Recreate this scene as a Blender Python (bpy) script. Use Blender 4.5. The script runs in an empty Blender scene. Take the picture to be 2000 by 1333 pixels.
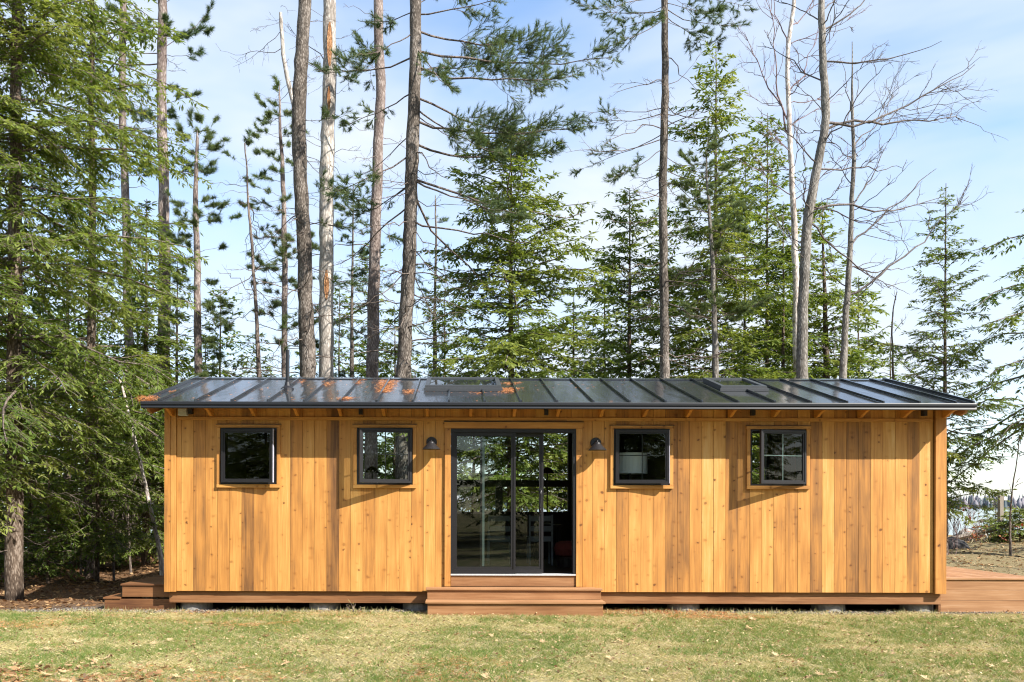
import bpy, math, random
import numpy as np
from mathutils import Matrix, Vector

# ------------------------------------------------------------------ camera, sky, sun, exposure
SC = bpy.context.scene
COL = SC.collection
F = 1700.0            # focal length in photograph pixels
HX, HY = 894.0, 986.0   # principal point
ROLL = 0.0026
CZ = 1.54
cam = bpy.data.cameras.new("camera")
cam.sensor_width = 36.0
cam.lens = 36.0 * F / 2000.0
cam.shift_x = (1000.0 - HX) / 2000.0
cam.shift_y = (HY - 666.5) / 2000.0
cam.clip_end = 6000.0
cam_o = bpy.data.objects.new("camera", cam)
cam_o.matrix_world = Matrix.Translation((0, 0, CZ)) @ Matrix.Rotation(math.radians(90), 4, 'X') @ Matrix.Rotation(ROLL, 4, 'Z')
COL.objects.link(cam_o)
SC.camera = cam_o

SUN = Vector((1.30, -1.0, 1.36)).normalized()
EL = math.asin(SUN.z)
world = bpy.data.worlds.new("World")
SC.world = world
world.use_nodes = True
wn, wl = world.node_tree.nodes, world.node_tree.links
wn.clear()
w_out = wn.new("ShaderNodeOutputWorld")
w_bg = wn.new("ShaderNodeBackground")
w_sky = wn.new("ShaderNodeTexSky")
w_sky.sky_type = 'NISHITA'
w_sky.sun_disc = False
w_sky.sun_elevation = EL
w_sky.sun_rotation = math.atan2(SUN.x, SUN.y)
w_sky.air_density = 1.0
w_sky.dust_density = 0.7
w_sky.ozone_density = 1.8
w_tc = wn.new("ShaderNodeTexCoord")
w_map = wn.new("ShaderNodeMapping")
w_map.inputs['Scale'].default_value = (1.0, 1.0, 2.6)
w_map.inputs['Rotation'].default_value = (0.1, 0.16, 0.5)
w_n = wn.new("ShaderNodeTexNoise")
w_n.inputs['Scale'].default_value = 1.7
w_n.inputs['Detail'].default_value = 5
w_n.inputs['Roughness'].default_value = 0.55
w_n.inputs['Distortion'].default_value = 0.35
w_r = wn.new("ShaderNodeMapRange")
w_r.inputs['From Min'].default_value = 0.33
w_r.inputs['From Max'].default_value = 0.66
w_r.inputs['To Min'].default_value = 0.0
w_r.inputs['To Max'].default_value = 0.95
w_mix = wn.new("ShaderNodeMix")
w_mix.data_type = 'RGBA'
w_mix.inputs['B'].default_value = (3.55, 3.85, 4.25, 1)
wl.new(w_tc.outputs['Generated'], w_map.inputs['Vector'])
wl.new(w_map.outputs['Vector'], w_n.inputs['Vector'])
wl.new(w_n.outputs['Fac'], w_r.inputs['Value'])
wl.new(w_r.outputs['Result'], w_mix.inputs['Factor'])
w_hs = wn.new('ShaderNodeHueSaturation')
w_hs.inputs['Saturation'].default_value = 1.12
w_hs.inputs['Value'].default_value = 1.22
wl.new(w_sky.outputs['Color'], w_hs.inputs['Color'])
wl.new(w_hs.outputs['Color'], w_mix.inputs['A'])
wl.new(w_mix.outputs['Result'], w_bg.inputs['Color'])
w_bg.inputs['Strength'].default_value = 0.13
wl.new(w_bg.outputs['Background'], w_out.inputs['Surface'])

sun = bpy.data.lights.new("sun", 'SUN')
sun.energy = 5.0
sun.angle = math.radians(0.5)
sun.color = (1.0, 0.95, 0.87)
sun_o = bpy.data.objects.new("sun", sun)
sun_o.rotation_euler = SUN.to_track_quat('Z', 'Y').to_euler()
sun_o.location = (20, -15, 25)
COL.objects.link(sun_o)

SC.view_settings.view_transform = 'Standard'
SC.view_settings.look = 'None'
SC.view_settings.gamma = 1
SC.view_settings.use_curve_mapping = False
SC.view_settings.exposure = 1.04
try:
    SC.cycles.use_denoising = True
    SC.cycles.filter_width = 1.15
    SC.cycles.sample_clamp_indirect = 6.0
    SC.cycles.max_bounces = 8
    SC.cycles.diffuse_bounces = 3
    SC.cycles.glossy_bounces = 4
    SC.cycles.transmission_bounces = 4
    SC.cycles.transparent_max_bounces = 12
except Exception:
    pass

random.seed(7)
RNG = np.random.default_rng(11)

def pt(px, py, d):
    """point at depth d along the photograph's sight line"""
    x, y = px - HX, py - HY
    x, y = x + ROLL * y, y - ROLL * x
    return np.array((x * d / F, d, CZ - y * d / F))

# ------------------------------------------------------------------ object helpers
def setp(o, label=None, cat=None, group=None, kind=None):
    if label: o["label"] = label
    if cat: o["category"] = cat
    if group: o["group"] = group
    if kind: o["kind"] = kind
    return o

def empty(name, loc, label, cat, group=None):
    o = bpy.data.objects.new(name, None)
    o.empty_display_size = 0.2
    COL.objects.link(o)
    o.location = loc
    return setp(o, label, cat, group)

def link(name, me, parent=None, loc=None):
    o = bpy.data.objects.new(name, me)
    COL.objects.link(o)
    if parent is not None:
        o.parent = parent
        # geometry is given in world coordinates unless loc says otherwise
        w = Vector((0, 0, 0)) if loc is None else Vector(loc)
        p, off = parent, Vector((0, 0, 0))
        while p is not None:
            off += p.location
            p = p.parent
        o.location = w - off
    elif loc is not None:
        o.location = loc
    return o

class MB:
    """collects vertices and faces for one mesh"""
    def __init__(self):
        self.v, self.f, self.m = [], [], []
    def add(self, vs, fs, mat=0):
        b = len(self.v)
        self.v += [tuple(map(float, v)) for v in vs]
        for f in fs:
            self.f.append(tuple(b + i for i in f))
            self.m.append(mat)
        return self
    def box(self, x0, x1, y0, y1, z0, z1, mat=0):
        v = [(x0,y0,z0),(x1,y0,z0),(x1,y1,z0),(x0,y1,z0),(x0,y0,z1),(x1,y0,z1),(x1,y1,z1),(x0,y1,z1)]
        return self.add(v, [(0,3,2,1),(4,5,6,7),(0,1,5,4),(1,2,6,5),(2,3,7,6),(3,0,4,7)], mat)
    def prism(self, poly, axis, a0, a1, mat=0):
        """poly: list of 2D points; extruded along axis x / y / z from a0 to a1"""
        n = len(poly)
        def mk(p, a):
            return {'x': (a, p[0], p[1]), 'y': (p[0], a, p[1]), 'z': (p[0], p[1], a)}[axis]
        v = [mk(p, a0) for p in poly] + [mk(p, a1) for p in poly]
        f = [tuple(range(n))[::-1], tuple(range(n, 2*n))]
        f += [(i, (i+1) % n, n + (i+1) % n, n + i) for i in range(n)]
        return self.add(v, f, mat)
    def lathe(self, prof, n=24, c=(0,0,0), axis='z', mat=0):
        v, f = [], []
        for r, h in prof:
            for i in range(n):
                a = 2*math.pi*i/n
                p = (r*math.cos(a), r*math.sin(a), h)
                if axis == 'y': p = (p[0], p[2], p[1])
                v.append((p[0]+c[0], p[1]+c[1], p[2]+c[2]))
        for k in range(len(prof)-1):
            for i in range(n):
                j = (i+1) % n
                f.append((k*n+i, k*n+j, (k+1)*n+j, (k+1)*n+i))
        f.append(tuple(range(n))[::-1]); f.append(tuple(range((len(prof)-1)*n, len(prof)*n)))
        return self.add(v, f, mat)
    def tube(self, pts, r, n=8, mat=0):
        P = np.array(pts, float)[None]
        R = np.full(P.shape[:2], r) if np.isscalar(r) else np.array(r, float)[None]
        V, Fq = tubes(P, R, n)
        return self.add(V.tolist(), [tuple(q) for q in Fq.tolist()] , mat)
    def build(self, name, mats, parent=None, loc=None, bevel=0.0, smooth=False):
        me = bpy.data.meshes.new(name)
        off = Vector(loc) if loc is not None else Vector((0,0,0))
        me.from_pydata([tuple(Vector(v) - off) for v in self.v], [], self.f)
        mats = mats if isinstance(mats, (list, tuple)) else [mats]
        for m in mats: me.materials.append(m)
        me.polygons.foreach_set("material_index", self.m)
        if smooth: me.polygons.foreach_set("use_smooth", [True]*len(self.f))
        me.update()
        if bevel:
            import bmesh
            bm = bmesh.new(); bm.from_mesh(me)
            bmesh.ops.recalc_face_normals(bm, faces=bm.faces)
            bmesh.ops.bevel(bm, geom=bm.edges[:], offset=bevel, segments=1, affect='EDGES', clamp_overlap=True)
            bm.to_mesh(me); bm.free()
        return link(name, me, parent, loc)

def tubes(P, R, n=6):
    """P (k,m,3) polylines, R (k,m) radii -> vertices, quads"""
    k, m, _ = P.shape
    T = np.empty_like(P)
    T[:, 1:-1] = P[:, 2:] - P[:, :-2]
    T[:, 0] = P[:, 1] - P[:, 0]
    T[:, -1] = P[:, -1] - P[:, -2]
    T /= np.linalg.norm(T, axis=2, keepdims=True) + 1e-9
    mean = T.mean(axis=1)
    ref = np.where((np.abs(mean[:, 2]) < 0.8)[:, None], np.array([[0, 0, 1.0]]), np.array([[1.0, 0, 0]]))
    U = np.cross(T, ref[:, None, :])
    U /= np.linalg.norm(U, axis=2, keepdims=True) + 1e-9
    W = np.cross(T, U)
    a = np.arange(n) * 2*math.pi/n
    V = P[:, :, None, :] + R[:, :, None, None] * (U[:, :, None, :]*np.cos(a)[None, None, :, None] + W[:, :, None, :]*np.sin(a)[None, None, :, None])
    idx = np.arange(k*m*n).reshape(k, m, n)
    q = np.stack([idx[:, :-1], np.roll(idx, -1, axis=2)[:, :-1], np.roll(idx, -1, axis=2)[:, 1:], idx[:, 1:]], axis=-1)
    return V.reshape(-1, 3), q.reshape(-1, 4)

def np_mesh(name, chunks, mats, smooth_mats=()):
    """chunks: (V, F, material index, tint per vertex)"""
    V = np.concatenate([c[0] for c in chunks]).astype(np.float32)
    tint = np.concatenate([np.broadcast_to(np.asarray(c[3], np.float32), (len(c[0]),)) for c in chunks])
    loops, starts, totals, mi, b, ls = [], [], [], [], 0, 0
    for c in chunks:
        f = np.asarray(c[1]) + b
        nf, kk = f.shape
        loops.append(f.ravel()); starts.append(ls + np.arange(nf)*kk); totals.append(np.full(nf, kk)); mi.append(np.full(nf, c[2]))
        b += len(c[0]); ls += nf*kk
    loops, starts, totals, mi = map(np.concatenate, (loops, starts, totals, mi))
    me = bpy.data.meshes.new(name)
    me.vertices.add(len(V)); me.vertices.foreach_set("co", V.ravel())
    me.loops.add(len(loops)); me.loops.foreach_set("vertex_index", loops.astype(np.int32))
    me.polygons.add(len(starts))
    me.polygons.foreach_set("loop_start", starts.astype(np.int32))
    me.polygons.foreach_set("loop_total", totals.astype(np.int32))
    me.polygons.foreach_set("material_index", mi.astype(np.int32))
    if smooth_mats:
        me.polygons.foreach_set("use_smooth", np.isin(mi, smooth_mats))
    for m in mats: me.materials.append(m)
    at = me.attributes.new("tint", 'FLOAT', 'POINT')
    at.data.foreach_set("value", tint)
    me.update(calc_edges=True)
    return me

# ------------------------------------------------------------------ materials
def mat(name):
    m = bpy.data.materials.new(name)
    m.use_nodes = True
    nt = m.node_tree
    b = nt.nodes["Principled BSDF"]
    return m, nt, b

def N(nt, t, **kw):
    n = nt.nodes.new(t)
    for k, v in kw.items():
        if k in ('operation', 'data_type', 'blend_type', 'attribute_name', 'attribute_type', 'feature', 'distance', 'bands_direction', 'wave_type', 'noise_dimensions'):
            setattr(n, k, v)
        else:
            n.inputs[k.replace('_', ' ')].default_value = v
    return n

def ramp(nt, stops):
    r = nt.nodes.new("ShaderNodeValToRGB")
    e = r.color_ramp.elements
    while len(e) < len(stops): e.new(0.5)
    for i, (p, c) in enumerate(stops):
        e[i].position = p; e[i].color = (*c, 1)
    return r

def plain(name, col, rough=0.6, metal=0.0, spec=0.5, noise=0.12, scale=30.0, bump=0.0):
    m, nt, b = mat(name)
    tc = N(nt, "ShaderNodeTexCoord")
    n = N(nt, "ShaderNodeTexNoise", Scale=scale, Detail=5.0)
    nt.links.new(tc.outputs['Object'], n.inputs['Vector'])
    r = ramp(nt, [(0.25, tuple(c*(1-noise) for c in col)), (0.75, tuple(min(1, c*(1+noise)) for c in col))])
    nt.links.new(n.outputs['Fac'], r.inputs['Fac'])
    nt.links.new(r.outputs['Color'], b.inputs['Base Color'])
    b.inputs['Roughness'].default_value = rough
    b.inputs['Metallic'].default_value = metal
    b.inputs['Specular IOR Level'].default_value = spec
    if bump:
        bp = N(nt, "ShaderNodeBump", Strength=bump, Distance=0.01)
        nt.links.new(n.outputs['Fac'], bp.inputs['Height'])
        nt.links.new(bp.outputs['Normal'], b.inputs['Normal'])
    return m

def wood(name, stops, axis='z', rough=0.55, knots=True, gscale=1.0):
    """planed softwood: long grain along AXIS, growth figure, knots; tone from the board's own property"""
    m, nt, b = mat(name)
    L = nt.links.new
    tc = N(nt, "ShaderNodeTexCoord")
    oi = N(nt, "ShaderNodeObjectInfo")
    mul = N(nt, "ShaderNodeVectorMath", operation='SCALE')
    comb = N(nt, "ShaderNodeCombineXYZ")
    for i, k in enumerate((37.0, 91.0, 53.0)):
        mm = N(nt, "ShaderNodeMath", operation='MULTIPLY'); mm.inputs[1].default_value = k
        L(oi.outputs['Random'], mm.inputs[0]); L(mm.outputs[0], comb.inputs[i])
    add = N(nt, "ShaderNodeVectorMath", operation='ADD')
    L(tc.outputs['Object'], add.inputs[0]); L(comb.outputs[0], add.inputs[1])
    st = {'z': (1, 1, 0.045), 'x': (0.045, 1, 1), 'y': (1, 0.045, 1)}[axis]
    sk = {'z': (1, 1, 0.34), 'x': (0.34, 1, 1), 'y': (1, 0.34, 1)}[axis]
    mp = N(nt, "ShaderNodeMapping", Scale=st); L(add.outputs[0], mp.inputs['Vector'])
    g = N(nt, "ShaderNodeTexNoise", Scale=42.0*gscale, Detail=6.0, Roughness=0.62, Distortion=0.6); L(mp.outputs[0], g.inputs['Vector'])
    g2 = N(nt, "ShaderNodeTexNoise", Scale=9.0*gscale, Detail=3.0, Distortion=1.2); L(mp.outputs[0], g2.inputs['Vector'])
    mp3 = N(nt, "ShaderNodeMapping", Scale=sk); L(add.outputs[0], mp3.inputs['Vector'])
    blot = N(nt, "ShaderNodeTexNoise", Scale=4.0, Detail=3.0); L(mp3.outputs[0], blot.inputs['Vector'])
    at = N(nt, "ShaderNodeAttribute", attribute_type='OBJECT', attribute_name="tone")
    # value = tone + grain
    def mad(a, k, c):
        x = N(nt, "ShaderNodeMath", operation='MULTIPLY_ADD'); x.inputs[1].default_value = k
        L(a, x.inputs[0])
        if isinstance(c, float): x.inputs[2].default_value = c
        else: L(c, x.inputs[2])
        return x.outputs[0]
    v = mad(at.outputs['Fac'], 0.64, -0.63)
    v = mad(g.outputs['Fac'], 0.60, v)
    v = mad(g2.outputs['Fac'], 0.60, v)
    v = mad(blot.outputs['Fac'], 0.62, v)
    r = ramp(nt, stops)
    L(v, r.inputs['Fac'])
    col = r.outputs['Color']
    if knots:
        vo = N(nt, "ShaderNodeTexVoronoi", Scale=7.0, Randomness=1.0)
        mpk = N(nt, "ShaderNodeMapping", Scale={'z': (1.0, 0.0, 0.62), 'x': (0.62, 0.0, 1.0), 'y': (1.0, 0.62, 0.0)}[axis])
        nd = N(nt, "ShaderNodeTexNoise", Scale=14.0, Detail=2.0)
        L(add.outputs[0], nd.inputs['Vector'])
        wv = N(nt, "ShaderNodeVectorMath", operation='MULTIPLY_ADD')
        wv.inputs[1].default_value = (0.03, 0.03, 0.05)
        L(nd.outputs['Color'], wv.inputs[0]); L(add.outputs[0], wv.inputs[2])
        sx = N(nt, "ShaderNodeSeparateXYZ"); L(wv.outputs[0], sx.inputs[0])
        cx_ = N(nt, "ShaderNodeCombineXYZ"); L(sx.outputs[{'z': 0, 'x': 2, 'y': 0}[axis]], cx_.inputs[0]); L(sx.outputs[{'z': 2, 'x': 0, 'y': 1}[axis]], cx_.inputs[1])
        mpk.inputs['Scale'].default_value = (0.85, 1.15, 1.0)
        L(cx_.outputs[0], mpk.inputs['Vector']); L(mpk.outputs[0], vo.inputs['Vector']); vo.voronoi_dimensions = '2D'
        # a knot in some cells only, of differing size
        sep = N(nt, "ShaderNodeSeparateColor"); L(vo.outputs['Color'], sep.inputs[0])
        size = N(nt, "ShaderNodeMapRange"); size.inputs['From Min'].default_value = 0.5; size.inputs['From Max'].default_value = 1.0
        size.inputs['To Min'].default_value = 0.0; size.inputs['To Max'].default_value = 0.15
        L(sep.outputs[0], size.inputs['Value'])
        sub = N(nt, "ShaderNodeMath", operation='SUBTRACT'); L(size.outputs[0], sub.inputs[0]); L(vo.outputs['Distance'], sub.inputs[1])
        k1 = N(nt, "ShaderNodeMapRange"); k1.inputs['From Min'].default_value = -0.015; k1.inputs['From Max'].default_value = 0.04
        L(sub.outputs[0], k1.inputs['Value'])
        k2 = N(nt, "ShaderNodeMapRange"); k2.inputs['From Min'].default_value = -0.17; k2.inputs['From Max'].default_value = 0.05
        k2.inputs['To Max'].default_value = 0.35
        gate = N(nt, "ShaderNodeMath", operation='GREATER_THAN'); gate.inputs[1].default_value = 0.5; L(sep.outputs[0], gate.inputs[0])
        L(sub.outputs[0], k2.inputs['Value'])
        gk = N(nt, "ShaderNodeMath", operation='MULTIPLY'); L(k2.outputs[0], gk.inputs[0]); L(gate.outputs[0], gk.inputs[1])
        mxa = N(nt, "ShaderNodeMix", data_type='RGBA', blend_type='MULTIPLY')
        mxa.inputs['B'].default_value = (0.62, 0.45, 0.3, 1)
        L(gk.outputs[0], mxa.inputs['Factor']); L(col, mxa.inputs['A'])
        mxb = N(nt, "ShaderNodeMix", data_type='RGBA')
        mxb.inputs['B'].default_value = (0.12, 0.045, 0.014, 1)
        kf = N(nt, "ShaderNodeMath", operation='MULTIPLY'); L(sep.outputs[1], kf.inputs[1]); L(k1.outputs[0], kf.inputs[0])
        L(kf.outputs[0], mxb.inputs['Factor']); L(mxa.outputs['Result'], mxb.inputs['A'])
        col = mxb.outputs['Result']
    L(col, b.inputs['Base Color'])
    b.inputs['Roughness'].default_value = rough
    b.inputs['Specular IOR Level'].default_value = 0.35
    bp = N(nt, "ShaderNodeBump", Strength=0.25, Distance=0.004)
    L(g.outputs['Fac'], bp.inputs['Height']); L(bp.outputs['Normal'], b.inputs['Normal'])
    return m

CEDAR = [(0.0, (0.66, 0.415, 0.165)), (0.28, (0.57, 0.290, 0.078)), (0.55, (0.44, 0.195, 0.047)), (0.78, (0.27, 0.122, 0.036)), (1.0, (0.12, 0.055, 0.022))]
M = {}
M['cedar'] = wood('cedar_siding', CEDAR, 'z')
M['cedar_h'] = wood('cedar_trim_horizontal', CEDAR, 'x')
RED = [(0.0, (0.52, 0.345, 0.21)), (0.35, (0.36, 0.19, 0.088)), (0.7, (0.22, 0.098, 0.038)), (1.0, (0.09, 0.036, 0.016))]
M['redwood'] = wood('redwood_decking', RED, 'x', rough=0.6, knots=False)
M['redwood_y'] = wood('redwood_decking_lengthwise', RED, 'y', rough=0.6, knots=False)
M['rafter'] = wood('rafter_fir', [(0.0, (0.62, 0.29, 0.06)), (0.5, (0.46, 0.18, 0.035)), (1.0, (0.2, 0.07, 0.02))], 'y', knots=False)
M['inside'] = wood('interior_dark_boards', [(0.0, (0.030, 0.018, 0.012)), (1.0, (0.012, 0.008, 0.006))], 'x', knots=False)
M['black'] = plain('bronze_black_aluminium', (0.015, 0.014, 0.016), rough=0.42, spec=0.4, noise=0.1)
M['gutter'] = plain('gutter_black', (0.014, 0.015, 0.018), rough=0.42, spec=0.4, noise=0.1)
M['skylight'] = plain('skylight_grey', (0.045, 0.048, 0.052), rough=0.4)
M['sash_edge'] = plain('pale_sash_edge', (0.36, 0.36, 0.43), rough=0.4)
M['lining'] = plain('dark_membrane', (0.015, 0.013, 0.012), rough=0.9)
M['white_sill'] = plain('mill_finish_sill', (0.62, 0.63, 0.65), rough=0.35, metal=0.3)
M['concrete'] = plain('pier_concrete', (0.24, 0.225, 0.205), rough=0.9, noise=0.35, scale=18, bump=0.5)
M['lamp_metal'] = plain('lamp_bronze', (0.030, 0.029, 0.031), rough=0.38, metal=0.35, noise=0.25, scale=60)
M['grey_box'] = plain('grey_plastic', (0.42, 0.42, 0.40), rough=0.5)
M['linen'] = plain('lampshade_linen', (0.78, 0.78, 0.74), rough=0.9, noise=0.06, scale=150)
M['muntin_grey'] = plain('muntin_bar_grey', (0.28, 0.33, 0.31), rough=0.4)
M['stile_grey'] = plain('inner_stile_grey', (0.22, 0.27, 0.25), rough=0.4)
M['chair_grey'] = plain('chair_paint_grey', (0.14, 0.155, 0.16), rough=0.5)
M['red_fabric'] = plain('rust_red_fabric', (0.16, 0.026, 0.016), rough=0.9, noise=0.2, scale=60)
M['curtain'] = plain('maroon_curtain', (0.16, 0.045, 0.03), rough=0.9, noise=0.2, scale=40)
M['weathered'] = wood('weathered_post', [(0.0, (0.42, 0.36, 0.29)), (0.5, (0.27, 0.23, 0.19)), (1.0, (0.10, 0.085, 0.07))], 'z', rough=0.9, knots=False)
M['white_plastic'] = plain('white_plastic', (0.75, 0.75, 0.76), rough=0.5)

def roof_metal():
    m, nt, b = mat('standing_seam_metal')
    L = nt.links.new
    tc = N(nt, "ShaderNodeTexCoord")
    n = N(nt, "ShaderNodeTexNoise", Scale=2.2, Detail=2.0, Roughness=0.4)
    mp = N(nt, "ShaderNodeMapping", Scale=(2.4, 0.7, 0.7)); L(tc.outputs['Object'], mp.inputs['Vector']); L(mp.outputs[0], n.inputs['Vector'])
    d = N(nt, "ShaderNodeTexNoise", Scale=11.0, Detail=8.0, Roughness=0.7); L(tc.outputs['Object'], d.inputs['Vector'])
    sp = N(nt, "ShaderNodeTexNoise", Scale=130.0, Detail=2.0); L(tc.outputs['Object'], sp.inputs['Vector'])
    r = ramp(nt, [(0.3, (0.045, 0.050, 0.056)), (0.62, (0.062, 0.067, 0.073)), (0.8, (0.10, 0.10, 0.098))]); L(d.outputs['Fac'], r.inputs['Fac'])
    spk = ramp(nt, [(0.70, (0, 0, 0)), (0.76, (1, 1, 1))]); L(sp.outputs['Fac'], spk.inputs['Fac'])
    mx = N(nt, "ShaderNodeMix", data_type='RGBA'); mx.inputs['B'].default_value = (0.30, 0.27, 0.22, 1)
    L(spk.outputs['Color'], mx.inputs['Factor']); L(r.outputs['Color'], mx.inputs['A'])
    L(mx.outputs['Result'], b.inputs['Base Color'])
    rr = N(nt, "ShaderNodeMapRange"); rr.inputs['To Min'].default_value = 0.03; rr.inputs['To Max'].default_value = 0.22
    L(d.outputs['Fac'], rr.inputs['Value']); L(rr.outputs[0], b.inputs['Roughness'])
    b.inputs['Metallic'].default_value = 0.55
    b.inputs['Specular IOR Level'].default_value = 0.6
    bp = N(nt, "ShaderNodeBump", Strength=0.2, Distance=0.03); L(n.outputs['Fac'], bp.inputs['Height']); L(bp.outputs['Normal'], b.inputs['Normal'])
    return m
M['roof'] = roof_metal()

def glass(name, tint, refl):
    m = bpy.data.materials.new(name); m.use_nodes = True
    nt = m.node_tree; nt.nodes.clear(); L = nt.links.new
    out = N(nt, "ShaderNodeOutputMaterial"); mx = N(nt, "ShaderNodeMixShader")
    t = N(nt, "ShaderNodeBsdfTransparent", Color=(*tint, 1)); g = N(nt, "ShaderNodeBsdfGlossy", Roughness=0.0, Color=(0.95, 0.97, 0.97, 1))
    fr = N(nt, "ShaderNodeLayerWeight", Blend=0.22)
    ma = N(nt, "ShaderNodeMath", operation='MULTIPLY_ADD'); ma.inputs[1].default_value = 0.8; ma.inputs[2].default_value = refl; ma.use_clamp = True
    tc = N(nt, "ShaderNodeTexCoord"); nz = N(nt, "ShaderNodeTexNoise", Scale=1.3, Detail=1.0); L(tc.outputs['Object'], nz.inputs['Vector'])
    bp = N(nt, "ShaderNodeBump", Strength=0.03, Distance=0.02); L(nz.outputs['Fac'], bp.inputs['Height']); L(bp.outputs['Normal'], g.inputs['Normal'])
    L(fr.outputs['Fresnel'], ma.inputs[0]); L(ma.outputs[0], mx.inputs['Fac']); L(t.outputs[0], mx.inputs[1]); L(g.outputs[0], mx.inputs[2]); L(mx.outputs[0], out.inputs['Surface'])
    return m
M['glass'] = glass('double_glazing', (0.80, 0.86, 0.84), 0.035)
M['glass_back'] = glass('back_glazing', (0.92, 0.95, 0.94), 0.02)

def foliage(name, dark, mid, light, trans=0.42):
    m = bpy.data.materials.new(name); m.use_nodes = True
    nt = m.node_tree; nt.nodes.clear(); L = nt.links.new
    out = N(nt, "ShaderNodeOutputMaterial"); mx = N(nt, "ShaderNodeMixShader", Fac=trans)
    at = N(nt, "ShaderNodeAttribute", attribute_type='GEOMETRY', attribute_name="tint")
    r = ramp(nt, [(0.0, dark), (0.5, mid), (1.0, light)]); L(at.outputs['Fac'], r.inputs['Fac'])
    p = N(nt, "ShaderNodeBsdfPrincipled", Roughness=0.55); p.inputs['Specular IOR Level'].default_value = 0.35
    t = N(nt, "ShaderNodeBsdfTranslucent")
    hs = N(nt, "ShaderNodeHueSaturation", Hue=0.485, Saturation=1.1, Value=1.5)
    L(r.outputs['Color'], p.inputs['Base Color']); L(r.outputs['Color'], hs.inputs['Color']); L(hs.outputs['Color'], t.inputs['Color'])
    L(p.outputs[0], mx.inputs[1]); L(t.outputs[0], mx.inputs[2]); L(mx.outputs[0], out.inputs['Surface'])
    return m
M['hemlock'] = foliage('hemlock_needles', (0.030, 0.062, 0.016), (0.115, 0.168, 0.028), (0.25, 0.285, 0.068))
M['pine'] = foliage('pine_needles_green', (0.036, 0.070, 0.030), (0.085, 0.135, 0.046), (0.18, 0.21, 0.062), 0.3)
M['dry_leaf'] = foliage('dry_leaf', (0.10, 0.045, 0.020), (0.30, 0.17, 0.075), (0.60, 0.46, 0.26), 0.2)
M['grass'] = foliage('lawn_grass', (0.085, 0.185, 0.034), (0.31, 0.28, 0.088), (0.68, 0.58, 0.35), 0.3)
M['orange_needles'] = foliage('dead_pine_needles', (0.22, 0.075, 0.025), (0.45, 0.17, 0.055), (0.62, 0.30, 0.12), 0.1)
M['red_leaf'] = foliage('russet_leaf', (0.12, 0.03, 0.015), (0.26, 0.075, 0.035), (0.42, 0.26, 0.10), 0.3)

def bark(name, c0, c1, c2, sc=1.0, bump=0.8):
    m, nt, b = mat(name); L = nt.links.new
    tc = N(nt, "ShaderNodeTexCoord")
    mp = N(nt, "ShaderNodeMapping", Scale=(1, 1, 0.26)); L(tc.outputs['Object'], mp.inputs['Vector'])
    v = N(nt, "ShaderNodeTexVoronoi", feature='DISTANCE_TO_EDGE', Scale=34.0*sc); L(mp.outputs[0], v.inputs['Vector'])
    n = N(nt, "ShaderNodeTexNoise", Scale=20.0*sc, Detail=8.0, Roughness=0.72); L(mp.outputs[0], n.inputs['Vector'])
    n2 = N(nt, "ShaderNodeTexNoise", Scale=1.3, Detail=4.0); L(tc.outputs['Object'], n2.inputs['Vector'])
    a = N(nt, "ShaderNodeMath", operation='MULTIPLY_ADD'); a.inputs[1].default_value = 0.7; L(v.outputs['Distance'], a.inputs[0]); L(n.outputs['Fac'], a.inputs[2])
    a2 = N(nt, "ShaderNodeMath", operation='MULTIPLY_ADD'); a2.inputs[1].default_value = 0.5; L(n2.outputs['Fac'], a2.inputs[0]); L(a.outputs[0], a2.inputs[2])
    r = ramp(nt, [(0.60, c0), (0.88, c1), (1.08 if False else 1.0, c2)]); L(a2.outputs[0], r.inputs['Fac'])
    L(r.outputs['Color'], b.inputs['Base Color'])
    b.inputs['Roughness'].default_value = 0.9; b.inputs['Specular IOR Level'].default_value = 0.15
    bp = N(nt, "ShaderNodeBump", Strength=bump, Distance=0.03); L(a.outputs[0], bp.inputs['Height']); L(bp.outputs['Normal'], b.inputs['Normal'])
    return m
M['bark_dark'] = bark('bark_white_pine', (0.035, 0.028, 0.023), (0.13, 0.108, 0.09), (0.27, 0.235, 0.205))
M['bark_red'] = bark('bark_red_pine', (0.085, 0.062, 0.053), (0.21, 0.165, 0.145), (0.35, 0.295, 0.265), 0.8)
M['bark_grey'] = bark('bark_maple', (0.07, 0.063, 0.055), (0.18, 0.162, 0.142), (0.31, 0.285, 0.255), 0.9)
M['bark_pale'] = bark('dead_wood', (0.17, 0.145, 0.125), (0.38, 0.34, 0.30), (0.56, 0.52, 0.47), 0.6, 0.5)
M['bark_scar'] = bark('torn_wood', (0.16, 0.07, 0.03), (0.36, 0.18, 0.085), (0.5, 0.3, 0.16), 1.2)
M['bark_hem'] = bark('bark_hemlock', (0.035, 0.025, 0.019), (0.12, 0.088, 0.065), (0.25, 0.20, 0.16))
M['bark_birch'] = bark('bark_birch', (0.12, 0.09, 0.08), (0.52, 0.45, 0.40), (0.74, 0.68, 0.62), 0.7, 0.3)
M['twig'] = bark('twig_bark', (0.05, 0.038, 0.032), (0.14, 0.11, 0.092), (0.26, 0.21, 0.18), 1.0, 0.2)
M['twig_grey'] = bark('twig_bark_grey', (0.05, 0.042, 0.038), (0.13, 0.11, 0.10), (0.22, 0.19, 0.175), 1.0, 0.2)
M['twig_red'] = bark('twig_bark_red', (0.09, 0.055, 0.055), (0.19, 0.125, 0.12), (0.30, 0.22, 0.21), 1.0, 0.2)

# ------------------------------------------------------------------ ground, lake, far shore
def smooth(a, b, x):
    t = np.clip((x - a)/(b - a), 0, 1)
    return t*t*(3-2*t)

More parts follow.
